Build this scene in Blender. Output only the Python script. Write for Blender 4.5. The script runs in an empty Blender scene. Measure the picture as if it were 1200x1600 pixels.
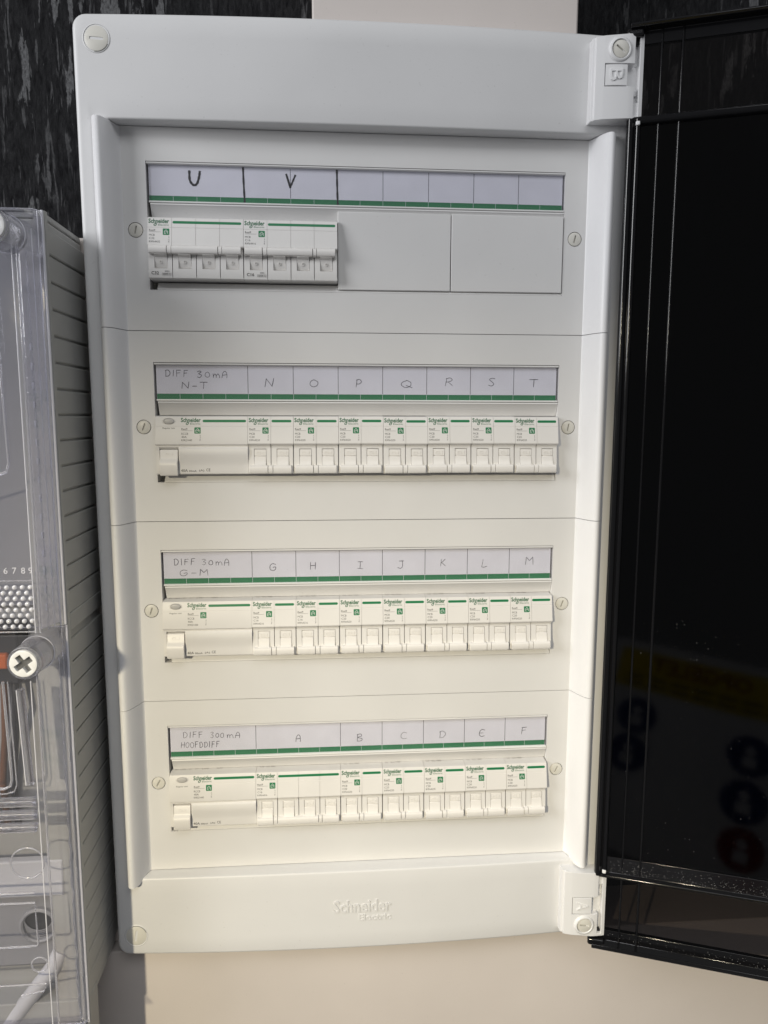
import bpy, bmesh, math, random
from mathutils import Vector, Matrix

random.seed(7)
SC = bpy.context.scene
COL = SC.collection
MM = 0.001
# All modelling is in millimetres on the board: u to the right, v up, h out of the wall.
# (0,0,0) is the middle of the top breaker row on the flat front plate.


def P(u, v, h):
    return Vector((u * MM, -h * MM, v * MM))


# ------------------------------------------------------------------ camera
cam_d = bpy.data.cameras.new('camera')
cam = bpy.data.objects.new('camera', cam_d)
COL.objects.link(cam)
SC.camera = cam
cam_d.sensor_fit = 'HORIZONTAL'
cam_d.sensor_width = 36.0
cam_d.lens = 36.0 * 1116.655 / 1200.0
cam_d.clip_start = 0.01
cam_d.clip_end = 50
_r = Vector((0.99710687, -0.07598882, 0.00189276))
_f = Vector((0.07559046, 0.98864473, -0.12987566))
_u = _r.cross(_f)
_m = Matrix((_r, _u, -_f)).transposed().to_4x4()
_m.translation = P(-25.55, -142.86, 583.98)
cam.matrix_world = _m
SC.render.resolution_x = 768
SC.render.resolution_y = 1024

# ------------------------------------------------------------------ light
world = bpy.data.worlds.new('World')
SC.world = world
world.use_nodes = True
_bg = world.node_tree.nodes['Background']
_bg.inputs[0].default_value = (0.93, 0.95, 1.0, 1)
_bg.inputs[1].default_value = 0.12


def aim(o, target):
    o.rotation_euler = (Vector(target) - o.location).to_track_quat('-Z', 'Y').to_euler()


def area_light(name, loc, target, sx, sy, power, colour):
    d = bpy.data.lights.new(name, 'AREA')
    d.shape = 'RECTANGLE'
    d.size, d.size_y = sx, sy
    d.energy = power
    d.color = colour
    o = bpy.data.objects.new(name, d)
    COL.objects.link(o)
    o.location = loc
    aim(o, target)
    return o


# soft cool room light from the upper left, warm lamp low on the left
area_light('room_light', P(-1480, 430, 800), P(0, -60, 0), 0.8, 0.8, 20, (0.98, 0.985, 1.0))
area_light('overhead_fill', P(250, 1560, 1600), P(-60, -250, 0), 1.8, 0.9, 14.5, (0.97, 0.985, 1.0))  # overhead fill added in place of the room's ambient light
sd = bpy.data.lights.new('warm_lamp', 'SPOT')
sd.energy = 82
sd.color = (1.0, 0.885, 0.64)
sd.shadow_soft_size = 0.022
sd.spot_size = math.radians(49)
sd.spot_blend = 1.0
so = bpy.data.objects.new('warm_lamp', sd)
COL.objects.link(so)
so.location = P(-640, 120, 1340)
aim(so, P(90, -720, 0))

SC.view_settings.view_transform = 'Standard'
SC.view_settings.look = 'None'
SC.view_settings.gamma = 1.0
SC.view_settings.exposure = 0.0
SC.view_settings.use_curve_mapping = False
SC.render.engine = 'CYCLES'
SC.cycles.transparent_max_bounces = 24
SC.cycles.max_bounces = 12


# ------------------------------------------------------------------ materials
def new_mat(name):
    m = bpy.data.materials.new(name)
    m.use_nodes = True
    nt = m.node_tree
    return m, nt, nt.nodes['Principled BSDF']


def plastic(name, col, rough=0.42, grain=0.04, var=0.05, scale=9.0, grain_scale=2600.0, spec=0.45, dust=0.0):
    m, nt, b = new_mat(name)
    tc = nt.nodes.new('ShaderNodeTexCoord')
    n1 = nt.nodes.new('ShaderNodeTexNoise')
    n1.inputs['Scale'].default_value = scale
    n1.inputs['Detail'].default_value = 5
    nt.links.new(tc.outputs['Object'], n1.inputs['Vector'])
    r = nt.nodes.new('ShaderNodeMapRange')
    r.inputs[1].default_value = 0.3
    r.inputs[2].default_value = 0.7
    r.inputs[3].default_value = 1.0 - var
    r.inputs[4].default_value = 1.0
    nt.links.new(n1.outputs['Fac'], r.inputs[0])
    mx = nt.nodes.new('ShaderNodeMix')
    mx.data_type = 'RGBA'
    mx.blend_type = 'MULTIPLY'
    mx.inputs[0].default_value = 1.0
    mx.inputs[6].default_value = (*col, 1)
    nt.links.new(r.outputs[0], mx.inputs[7])
    out = mx.outputs[2]
    if dust:
        n3 = nt.nodes.new('ShaderNodeTexNoise')
        n3.inputs['Scale'].default_value = 420
        n3.inputs['Detail'].default_value = 3
        nt.links.new(tc.outputs['Object'], n3.inputs['Vector'])
        rr = nt.nodes.new('ShaderNodeMapRange')
        rr.inputs[1].default_value = 0.68
        rr.inputs[2].default_value = 0.76
        rr.inputs[4].default_value = dust
        nt.links.new(n3.outputs['Fac'], rr.inputs[0])
        m2 = nt.nodes.new('ShaderNodeMix')
        m2.data_type = 'RGBA'
        nt.links.new(rr.outputs[0], m2.inputs[0])
        nt.links.new(out, m2.inputs[6])
        m2.inputs[7].default_value = (col[0] * .45, col[1] * .43, col[2] * .4, 1)
        out = m2.outputs[2]
    nt.links.new(out, b.inputs['Base Color'])
    rr = nt.nodes.new('ShaderNodeMapRange')
    rr.inputs[3].default_value = rough - 0.06
    rr.inputs[4].default_value = rough + 0.08
    nt.links.new(n1.outputs['Fac'], rr.inputs[0])
    nt.links.new(rr.outputs[0], b.inputs['Roughness'])
    b.inputs['Specular IOR Level'].default_value = spec
    if grain:
        n2 = nt.nodes.new('ShaderNodeTexNoise')
        n2.inputs['Scale'].default_value = grain_scale
        n2.inputs['Detail'].default_value = 2
        nt.links.new(tc.outputs['Object'], n2.inputs['Vector'])
        bp = nt.nodes.new('ShaderNodeBump')
        bp.inputs['Strength'].default_value = grain
        bp.inputs['Distance'].default_value = 0.0004
        nt.links.new(n2.outputs['Fac'], bp.inputs['Height'])
        nt.links.new(bp.outputs[0], b.inputs['Normal'])
    return m


def clear(name, tint, ior=1.5, rough=0.04, haze=0.0, haze_col=(0.8, 0.8, 0.85), ripple=0.0, ripple_scale=30):
    """thin transparent plastic: tinted see-through with a Fresnel gloss and a little scattered light"""
    m, nt, b = new_mat(name)
    nt.nodes.remove(b)
    out = nt.nodes['Material Output']
    tr = nt.nodes.new('ShaderNodeBsdfTransparent')
    tr.inputs[0].default_value = (*tint, 1)
    gl = nt.nodes.new('ShaderNodeBsdfGlossy')
    gl.inputs['Roughness'].default_value = rough
    lw = nt.nodes.new('ShaderNodeLayerWeight')
    lw.inputs[0].default_value = 0.5
    pw = nt.nodes.new('ShaderNodeMath')
    pw.operation = 'POWER'
    pw.inputs[1].default_value = 5.0
    nt.links.new(lw.outputs['Facing'], pw.inputs[0])
    fr = nt.nodes.new('ShaderNodeMapRange')
    fr.inputs[3].default_value = ((ior - 1) / (ior + 1)) ** 2
    fr.inputs[4].default_value = 0.9
    nt.links.new(pw.outputs[0], fr.inputs[0])
    if ripple:
        tc = nt.nodes.new('ShaderNodeTexCoord')
        n = nt.nodes.new('ShaderNodeTexNoise')
        n.inputs['Scale'].default_value = ripple_scale
        nt.links.new(tc.outputs['Object'], n.inputs['Vector'])
        bp = nt.nodes.new('ShaderNodeBump')
        bp.inputs['Strength'].default_value = ripple
        bp.inputs['Distance'].default_value = 0.002
        nt.links.new(n.outputs['Fac'], bp.inputs['Height'])
        nt.links.new(bp.outputs[0], gl.inputs['Normal'])
    body = tr.outputs[0]
    if haze:
        df = nt.nodes.new('ShaderNodeBsdfDiffuse')
        df.inputs[0].default_value = (*haze_col, 1)
        m1 = nt.nodes.new('ShaderNodeMixShader')
        m1.inputs[0].default_value = haze
        nt.links.new(body, m1.inputs[1])
        nt.links.new(df.outputs[0], m1.inputs[2])
        body = m1.outputs[0]
    m2 = nt.nodes.new('ShaderNodeMixShader')
    nt.links.new(fr.outputs[0], m2.inputs[0])
    nt.links.new(body, m2.inputs[1])
    nt.links.new(gl.outputs[0], m2.inputs[2])
    nt.links.new(m2.outputs[0], out.inputs['Surface'])
    return m


def glassy(m, amount, rough=0.02, ior=1.5):
    nt = m.node_tree
    out = nt.nodes['Material Output']
    src = out.inputs['Surface'].links[0].from_socket
    g = nt.nodes.new('ShaderNodeBsdfGlass')
    g.inputs['Roughness'].default_value = rough
    g.inputs['IOR'].default_value = ior
    mx = nt.nodes.new('ShaderNodeMixShader')
    mx.inputs[0].default_value = amount
    nt.links.new(src, mx.inputs[1])
    nt.links.new(g.outputs[0], mx.inputs[2])
    nt.links.new(mx.outputs[0], out.inputs['Surface'])
    return m


def osb_black():
    m, nt, b = new_mat('black_painted_board')
    tc = nt.nodes.new('ShaderNodeTexCoord')

    def noise(sc, scale, detail, rough=0.55, dist=0.0, off=(0, 0, 0)):
        mp = nt.nodes.new('ShaderNodeMapping')
        mp.inputs['Scale'].default_value = sc
        mp.inputs['Location'].default_value = off
        nt.links.new(tc.outputs['Object'], mp.inputs['Vector'])
        n = nt.nodes.new('ShaderNodeTexNoise')
        n.inputs['Scale'].default_value = scale
        n.inputs['Detail'].default_value = detail
        n.inputs['Roughness'].default_value = rough
        n.inputs['Distortion'].default_value = dist
        nt.links.new(mp.outputs[0], n.inputs['Vector'])
        return n.outputs['Fac']

    def rng(x, a, c, lo=0.0, hi=1.0):
        r = nt.nodes.new('ShaderNodeMapRange')
        r.inputs[1].default_value, r.inputs[2].default_value = a, c
        r.inputs[3].default_value, r.inputs[4].default_value = lo, hi
        nt.links.new(x, r.inputs[0])
        return r.outputs[0]

    def mul(a, c, op='MULTIPLY'):
        n = nt.nodes.new('ShaderNodeMath')
        n.operation = op
        nt.links.new(a, n.inputs[0])
        nt.links.new(c, n.inputs[1])
        return n.outputs[0]
    streak = noise((1, 1, 0.16), 95, 3.5, 0.5, 0.5)
    big = noise((1, 1, 0.35), 26, 2, 0.5, 0.3, (3, 1, 2))
    fine = noise((1, 1, 0.5), 600, 4, 0.6)
    thin = noise((1, 1, 0.10), 230, 3, 0.55, 0.4, (5, 2, 8))
    rag = noise((1, 1, 0.28), 330, 5, 0.7, 0.6, (7, 4, 1))
    weave = noise((1, 1, 1), 1500, 2, 0.5, 0.0, (1, 9, 3))
    edge = mul(streak, rng(rag, 0.0, 1.0, -0.16, 0.16), 'ADD')
    s1 = mul(rng(edge, 0.565, 0.60), rng(big, 0.44, 0.54))
    s2 = mul(rng(thin, 0.585, 0.63), rng(big, 0.30, 0.5, 0.15, 0.6))
    st = mul(s1, s2, 'MAXIMUM')
    st = mul(st, rng(fine, 0.25, 0.62, 0.3, 1.0))
    st = mul(st, rng(weave, 0.3, 0.7, 0.65, 1.0))
    mot = mul(rng(rag, 0.35, 0.7, 0.0, 0.22), rng(weave, 0.3, 0.7, 0.3, 1.0))
    st = mul(st, mot, 'MAXIMUM')
    cr = nt.nodes.new('ShaderNodeMix')
    cr.data_type = 'RGBA'
    cr.inputs[6].default_value = (0.006, 0.006, 0.007, 1)
    cr.inputs[7].default_value = (0.155, 0.157, 0.163, 1)
    nt.links.new(st, cr.inputs[0])
    nt.links.new(cr.outputs[2], b.inputs['Base Color'])
    b.inputs['Roughness'].default_value = 0.75
    b.inputs['Specular IOR Level'].default_value = 0.06
    bp = nt.nodes.new('ShaderNodeBump')
    bp.inputs['Strength'].default_value = 0.5
    bp.inputs['Distance'].default_value = 0.0016
    hh = mul(streak, rng(fine, 0, 1, 0.0, 0.25), 'ADD')
    nt.links.new(hh, bp.inputs['Height'])
    nt.links.new(bp.outputs[0], b.inputs['Normal'])
    return m


M_BOARD = plastic('board_white', (0.73, 0.73, 0.735), 0.40, 0.07, 0.06, 11, dust=0.18)
M_PLATE = plastic('plate_white', (0.73, 0.725, 0.72), 0.42, 0.07, 0.06, 11, dust=0.16)
M_HINGE = plastic('hinge_white', (0.80, 0.80, 0.81), 0.32, 0.03, 0.03)
M_RAIL = plastic('rail_lit_white', (0.80, 0.80, 0.815), 0.36, 0.03, 0.03, dust=0.06)  # whiter than the plates: light caught by the rails put into the colour
M_DEV = plastic('breaker_white', (0.76, 0.745, 0.725), 0.42, 0.05, 0.04, 40)
M_TOG = plastic('toggle_white', (0.80, 0.78, 0.755), 0.36, 0.03, 0.04, 60)
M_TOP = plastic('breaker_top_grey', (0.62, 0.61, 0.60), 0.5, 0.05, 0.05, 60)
M_SCREW = plastic('screw_cream', (0.68, 0.665, 0.61), 0.35, 0.03, 0.05)
M_GREEN = plastic('print_green', (0.008, 0.19, 0.072), 0.4, 0.02, 0.10, 50)
M_STRIPGREEN = plastic('paper_green', (0.016, 0.20, 0.075), 0.6, 0.0, 0.12, 60)
M_GREENLOGO = plastic('print_green_dark', (0.012, 0.13, 0.055), 0.4, 0.0, 0.10, 50)
M_INK = plastic('print_grey', (0.06, 0.057, 0.055), 0.5, 0.0, 0.1)
M_FAINT = plastic('print_faint', (0.40, 0.385, 0.37), 0.5, 0.0, 0.1)
M_PEN = plastic('pen_ink', (0.022, 0.022, 0.045), 0.5, 0.0, 0.3, 300)
M_MARKER = plastic('marker_ink', (0.012, 0.012, 0.014), 0.5, 0.0, 0.2, 300)
M_LINE = plastic('divider_ink', (0.11, 0.11, 0.14), 0.5, 0.0, 0.2, 300)
M_PAPER = plastic('label_paper', (0.80, 0.80, 0.87), 0.6, 0.03, 0.06, 60, dust=0.16)
M_TESTBTN = plastic('test_button_grey', (0.52, 0.51, 0.50), 0.35, 0.03, 0.05)
M_BEIGE = plastic('duct_beige', (0.68, 0.625, 0.59), 0.5, 0.12, 0.07, 9, 900.0, dust=0.14)
M_BOX = plastic('meter_box_grey', (0.40, 0.40, 0.385), 0.5, 0.10, 0.10, 14)
M_BOXIN = plastic('meter_box_inside', (0.30, 0.30, 0.31), 0.45, 0.05, 0.08, 14)
M_DARK = plastic('black_plastic', (0.006, 0.006, 0.007), 0.11, 0.02, 0.2, 20, spec=0.5)
M_BLACKPART = plastic('black_component', (0.03, 0.03, 0.032), 0.4, 0.03, 0.2, 20)
M_PALE = plastic('pale_grey_plastic', (0.58, 0.58, 0.60), 0.4, 0.03, 0.06, 20)
M_ORANGE = plastic('orange_plastic', (0.55, 0.12, 0.02), 0.4, 0.02, 0.1, 20)
M_COPPER = plastic('brown_wire', (0.17, 0.075, 0.035), 0.4, 0.0, 0.1, 20)
M_DUST = plastic('dust', (0.45, 0.45, 0.46), 0.8, 0.0, 0.2, 20)
M_WHITECAP = plastic('white_cap', (0.78, 0.78, 0.77), 0.3, 0.02, 0.04)
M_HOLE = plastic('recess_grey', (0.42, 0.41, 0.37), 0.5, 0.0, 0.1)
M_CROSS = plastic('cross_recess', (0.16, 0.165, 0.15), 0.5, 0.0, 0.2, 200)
M_WALL = osb_black()
M_STRIPGLASS = clear('strip_window', (0.97, 0.97, 0.98), 1.45, 0.10, 0.02)
M_PC = clear('polycarbonate', (0.94, 0.94, 0.965), 1.7, 0.085, 0.025, (0.84, 0.84, 0.90), 0.16, 40)
M_PCEDGE = clear('polycarbonate_edge', (0.80, 0.80, 0.87), 1.8, 0.10, 0.68, (0.92, 0.92, 0.96))
M_PCBOSS = clear('polycarbonate_boss', (0.88, 0.88, 0.93), 1.75, 0.06, 0.17, (0.74, 0.74, 0.80), 0.2, 90)
M_PCROD = glassy(clear('polycarbonate_rod', (0.80, 0.80, 0.87), 1.8, 0.10, 0.45, (0.90, 0.90, 0.95)), 0.6)
glassy(M_PCBOSS, 0.55)
M_PCSHEEN = clear('polycarbonate_sheen', (0.90, 0.90, 0.94), 1.8, 0.09, 0.17, (0.88, 0.88, 0.93), 0.3, 120)
M_SMOKE = clear('smoked_pane', (0.10, 0.105, 0.11), 1.44, 0.055, 0.0, ripple=0.03, ripple_scale=14)
M_SMOKE2 = clear('smoked_end_strip', (0.50, 0.48, 0.47), 1.46, 0.04)


# ------------------------------------------------------------------ mesh helpers
class MB:
    def __init__(self):
        self.v, self.f = [], []

    def pt(self, p):
        self.v.append(tuple(p))
        return len(self.v) - 1

    def poly(self, pts):
        self.f.append([self.pt(p) for p in pts])

    def box(self, u0, u1, v0, v1, h0, h1):
        c = [(u0, v0, h0), (u1, v0, h0), (u1, v1, h0), (u0, v1, h0), (u0, v0, h1), (u1, v0, h1), (u1, v1, h1), (u0, v1, h1)]
        i = [self.pt(p) for p in c]
        for q in ((3, 2, 1, 0), (4, 5, 6, 7), (0, 1, 5, 4), (1, 2, 6, 5), (2, 3, 7, 6), (3, 0, 4, 7)):
            self.f.append([i[k] for k in q])
        return self

    def prism_u(self, prof, u0, u1, cap=True):
        """closed (v,h) outline pulled along u"""
        a = [self.pt((u0, v, h)) for v, h in prof]
        b = [self.pt((u1, v, h)) for v, h in prof]
        n = len(prof)
        for k in range(n):
            self.f.append([a[k], a[(k + 1) % n], b[(k + 1) % n], b[k]])
        if cap:
            self.f.append(a[::-1])
            self.f.append(b)
        return self

    def prism_v(self, prof, v0, v1, cap=True):
        """closed (u,h) outline pulled along v"""
        a = [self.pt((u, v0, h)) for u, h in prof]
        b = [self.pt((u, v1, h)) for u, h in prof]
        n = len(prof)
        for k in range(n):
            self.f.append([a[k], a[(k + 1) % n], b[(k + 1) % n], b[k]])
        if cap:
            self.f.append(a[::-1])
            self.f.append(b)
        return self

    def prism_h(self, outline, h0, h1):
        a = [self.pt((u, v, h0)) for u, v in outline]
        b = [self.pt((u, v, h1)) for u, v in outline]
        n = len(outline)
        for k in range(n):
            self.f.append([a[k], a[(k + 1) % n], b[(k + 1) % n], b[k]])
        self.f.append(a[::-1])
        self.f.append(b)
        return self

    def lathe(self, cu, cv, prof, n=32, ru=1.0, rv=1.0, closed=True):
        """(r,h) outline turned about the axis through (cu,cv) that points out of the wall"""
        rings = []
        for r, h in prof:
            if r < 1e-6:
                rings.append([self.pt((cu, cv, h))])
            else:
                rings.append([self.pt((cu + ru * r * math.cos(2 * math.pi * k / n), cv + rv * r * math.sin(2 * math.pi * k / n), h)) for k in range(n)])
        for a, b in zip(rings[:-1], rings[1:]):
            for k in range(n):
                k2 = (k + 1) % n
                if len(a) == 1 and len(b) == 1:
                    continue
                if len(a) == 1:
                    self.f.append([a[0], b[k], b[k2]])
                elif len(b) == 1:
                    self.f.append([a[k], b[0], a[k2]])
                else:
                    self.f.append([a[k], b[k], b[k2], a[k2]])
        return self

    def tube(self, path, r, n=8, cap=True):
        pts = [Vector(p) for p in path]
        rings = []
        for i, p in enumerate(pts):
            d = (pts[min(i + 1, len(pts) - 1)] - pts[max(i - 1, 0)]).normalized()
            a = Vector((0.31, 0.2, 0.93))
            if abs(d.dot(a)) > 0.9:
                a = Vector((1, 0, 0))
            x = d.cross(a).normalized()
            y = d.cross(x)
            rings.append([self.pt(p + r * (math.cos(2 * math.pi * k / n) * x + math.sin(2 * math.pi * k / n) * y)) for k in range(n)])
        for a, b in zip(rings[:-1], rings[1:]):
            for k in range(n):
                self.f.append([a[k], a[(k + 1) % n], b[(k + 1) % n], b[k]])
        if cap:
            self.f.append(rings[0][::-1])
            self.f.append(rings[-1])
        return self

    def ribbon(self, pts, w, hf):
        """flat pen stroke of width w following 2-D points; hf(u,v) gives its height"""
        n = len(pts)
        L, R = [], []
        for i, (x, y) in enumerate(pts):
            x0, y0 = pts[max(i - 1, 0)]
            x1, y1 = pts[min(i + 1, n - 1)]
            dx, dy = x1 - x0, y1 - y0
            d = math.hypot(dx, dy) or 1
            ww = w * (0.5 + 0.08 * math.sin(i * 1.7))
            px, py = -dy / d * ww, dx / d * ww
            if i == 0:
                x, y = x - dx / d * w * .3, y - dy / d * w * .3
            if i == n - 1:
                x, y = x + dx / d * w * .3, y + dy / d * w * .3
            L.append(self.pt((x + px, y + py, hf(x, y))))
            R.append(self.pt((x - px, y - py, hf(x, y))))
        for i in range(n - 1):
            self.f.append([L[i], R[i], R[i + 1], L[i + 1]])
        return self

    def columns(self, cols):
        """front made of strips side by side: (u0,u1,[(v,h)...]) with steps between neighbours"""
        for (u0, u1, pr) in cols:
            for (a, b) in zip(pr[:-1], pr[1:]):
                if abs(a[0] - b[0]) + abs(a[1] - b[1]) < 1e-6:
                    continue
                self.poly([(u0, *a), (u1, *a), (u1, *b), (u0, *b)])
        for (c, d) in zip(cols[:-1], cols[1:]):
            u = c[1]
            for i in range(len(c[2]) - 1):
                q = [(u, *c[2][i]), (u, *c[2][i + 1]), (u, *d[2][i + 1]), (u, *d[2][i])]
                uq = []
                for p in q:
                    if p not in uq:
                        uq.append(p)
                if len(uq) > 2 and (abs(c[2][i][1] - d[2][i][1]) > 1e-6 or abs(c[2][i + 1][1] - d[2][i + 1][1]) > 1e-6):
                    self.poly(uq)
        for (u, pr) in ((cols[0][0], cols[0][2]), (cols[-1][1], cols[-1][2])):
            self.poly([(u, *p) for p in pr])
        return self

    def blocks(self, us, vs, H, base):
        """grid of cells with a height each (None = empty), closed down to base"""
        def hh(i, j):
            if 0 <= i < len(us) - 1 and 0 <= j < len(vs) - 1 and H[j][i] is not None:
                return H[j][i]
            return base
        for j in range(len(vs) - 1):
            for i in range(len(us) - 1):
                h = hh(i, j)
                u0, u1, v0, v1 = us[i], us[i + 1], vs[j], vs[j + 1]
                if h > base:
                    self.poly([(u0, v0, h), (u1, v0, h), (u1, v1, h), (u0, v1, h)])
        for j in range(len(vs) - 1):
            for i in range(-1, len(us) - 1):
                a, b = hh(i, j), hh(i + 1, j)
                if a != b:
                    u = us[i + 1]
                    self.poly([(u, vs[j], a), (u, vs[j + 1], a), (u, vs[j + 1], b), (u, vs[j], b)])
        for i in range(len(us) - 1):
            for j in range(-1, len(vs) - 1):
                a, b = hh(i, j), hh(i, j + 1)
                if a != b:
                    v = vs[j + 1]
                    self.poly([(us[i], v, a), (us[i + 1], v, a), (us[i + 1], v, b), (us[i], v, b)])
        return self

    def mesh(self, name, mat, tf=None, smooth=35, weld=True):
        me = bpy.data.meshes.new(name)
        vs = [P(*(tf(*p) if tf else p)) for p in self.v]
        me.from_pydata([tuple(p) for p in vs], [], self.f)
        bm = bmesh.new()
        bm.from_mesh(me)
        if weld:
            bmesh.ops.remove_doubles(bm, verts=bm.verts, dist=2e-6)
        bmesh.ops.recalc_face_normals(bm, faces=bm.faces)
        bm.to_mesh(me)
        bm.free()
        me.materials.append(mat)
        if smooth:
            me.shade_smooth()
            me.set_sharp_from_angle(angle=math.radians(smooth))
        return me

    def build(self, name, mat, parent=None, tf=None, smooth=35, bevel=0.0, weld=True, local=False, seg=2):
        me = self.mesh(name, mat, tf, smooth, weld)
        return link(name, me, parent, bevel, local, seg)


def world_loc(o):
    p = Vector((0, 0, 0))
    while o:
        p += o.location
        o = o.parent
    return p


def link(name, me, parent=None, bevel=0.0, local=False, seg=2):
    o = bpy.data.objects.new(name, me)
    COL.objects.link(o)
    if parent:
        o.parent = parent
        if not local:
            o.location = -world_loc(parent)
    if bevel:
        b = o.modifiers.new('bevel', 'BEVEL')
        b.width = bevel * MM
        b.segments = seg
        b.limit_method = 'ANGLE'
        b.angle_limit = math.radians(40)
        b.harden_normals = False
    return o


def thing(name, label, cat, u, v, h, group=None):
    o = bpy.data.objects.new(name, None)
    COL.objects.link(o)
    o.empty_display_size = 0.01
    o.location = P(u, v, h)
    tag(o, label, cat, group)
    return o


def tag(o, label=None, cat=None, group=None, kind=None):
    if label:
        o['label'] = label
    if cat:
        o['category'] = cat
    if group:
        o['group'] = group
    if kind:
        o['kind'] = kind
    return o


_text_cache = {}


def text_pts(body, bold=0.0):
    """outline mesh of built-in lettering, unit size, left/baseline at origin"""
    key = (body, bold)
    if key in _text_cache:
        return _text_cache[key]
    cu = bpy.data.curves.new('lettering', 'FONT')
    cu.body = body
    cu.size = 1.0
    cu.offset = bold
    cu.resolution_u = 2
    ob = bpy.data.objects.new('lettering', cu)
    COL.objects.link(ob)
    dg = bpy.context.evaluated_depsgraph_get()
    dg.update()
    me = bpy.data.meshes.new_from_object(ob.evaluated_get(dg))
    vs = [(v.co.x, v.co.y) for v in me.vertices]
    fs = [list(p.vertices) for p in me.polygons]
    bpy.data.objects.remove(ob)
    bpy.data.meshes.remove(me)
    _text_cache[key] = (vs, fs)
    return vs, fs


def add_text(mb, body, u, v, width=None, height=None, hf=None, bold=0.0, rot=0, centre=False, depth=0.0):
    """put lettering into mb: width and height in mm of the whole line"""
    vs, fs = text_pts(body, bold)
    x0, x1 = min(p[0] for p in vs), max(p[0] for p in vs)
    y0, y1 = min(p[1] for p in vs), max(p[1] for p in vs)
    sy = height / (y1 - y0)
    sx = width / (x1 - x0) if width else sy
    out = []
    for x, y in vs:
        a, b = (x - x0) * sx, (y - y0) * sy
        if centre:
            a -= (x1 - x0) * sx / 2
            b -= (y1 - y0) * sy / 2
        if rot:
            c, s = math.cos(rot), math.sin(rot)
            a, b = a * c - b * s, a * s + b * c
        out.append((u + a, v + b))
    base = len(mb.v)
    for a, b in out:
        mb.pt((a, b, hf(a, b) + depth))
    for f in fs:
        mb.f.append([base + k for k in f])
    if depth:
        b2 = len(mb.v)
        for a, b in out:
            mb.pt((a, b, hf(a, b) - 0.2))
        cnt = {}
        for f in fs:
            for k in range(len(f)):
                e = (f[k], f[(k + 1) % len(f)])
                kk = tuple(sorted(e))
                cnt.setdefault(kk, []).append(e)
        for kk, es in cnt.items():
            if len(es) == 1:
                i, j = es[0]
                mb.f.append([base + i, b2 + i, b2 + j, base + j])


def spline(pts, n=6):
    if len(pts) < 3:
        return pts
    out = []
    for i in range(len(pts) - 1):
        p0, p1, p2, p3 = pts[max(i - 1, 0)], pts[i], pts[i + 1], pts[min(i + 2, len(pts) - 1)]
        for k in range(n):
            t = k / n
            out.append(tuple(0.5 * (2 * p1[a] + (p2[a] - p0[a]) * t + (2 * p0[a] - 5 * p1[a] + 4 * p2[a] - p3[a]) * t * t + (3 * p1[a] - p0[a] - 3 * p2[a] + p3[a]) * t ** 3) for a in (0, 1)))
    out.append(pts[-1])
    return out


# ------------------------------------------------------------------ the setting
w = MB()
w.poly([(-1500, -1500, -60), (1500, -1500, -60), (1500, 1500, -60), (-1500, 1500, -60)])
wall = w.build('wall', M_WALL)
tag(wall, kind='structure')

d = MB().box(-36, 170, 135, 900, -59.5, -3)
o = d.build('cable_duct', M_BEIGE, bevel=1.5)
tag(o, 'upright beige duct rising from behind the top of the white board', 'cable duct')
d = MB().box(-900, 900, -1400, -607, -59.5, -3)
o = d.build('wall_panel', M_BEIGE, bevel=1.2)
tag(o, 'wide beige panel on the wall below the white board', 'panel')
d = MB().box(-420, -214, -606.5, -3.0, -59.5, -15.5)
o = d.build('backing_board', M_BEIGE, bevel=1.0)
tag(o, 'pale backing board whose top edge shows behind the grey meter box', 'board')

# ------------------------------------------------------------------ distribution board
board = thing('distribution_board', 'white four-row distribution board with its dark smoked door swung open', 'distribution board', 0, -599, -59)


def rrect(u0, u1, v0, v1, r, nu=40, nv=40, k=6):
    pts = []
    cs = ((u1 - r, v0 + r, -90), (u1 - r, v1 - r, 0), (u0 + r, v1 - r, 90), (u0 + r, v0 + r, 180))
    for q, (cu, cv, a0) in enumerate(cs):
        for i in range(k + 1):
            a = math.radians(a0 + 90 * i / k)
            pts.append((cu + r * math.cos(a), cv + r * math.sin(a)))
        n = nv if q in (0, 2) else nu
        nx = cs[(q + 1) % 4]
        ea = math.radians(nx[2])
        e = (nx[0] + r * math.cos(ea), nx[1] + r * math.sin(ea))
        s = pts[-1]
        for i in range(1, n):
            t = i / n
            pts.append((s[0] + (e[0] - s[0]) * t, s[1] + (e[1] - s[1]) * t))
    return pts


OU, OT, OB = 209.0, 147.0, -599.0
IU, IT, IB = 197.2, 75.4, -529.3


def cover_h(u, v):
    if v > IT:
        t = min(1, (v - IT) / (OT - IT))
    elif v < IB:
        t = min(1, (IB - v) / (IB - OB))
    else:
        t = 0
    k = 1 - (u / OU) ** 2
    return 11 + (1 - t) * 3.0 * k + t * 7.5 * k


mb = MB()
rings = []


def off(du, dr):
    return rrect(-OU + du, OU - du, OB + du, OT - du, max(10 - du, 1.5))


def inn(du):
    return rrect(-IU - du, IU + du, IB - du, IT + du, 1.0 + max(du, 0))


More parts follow.
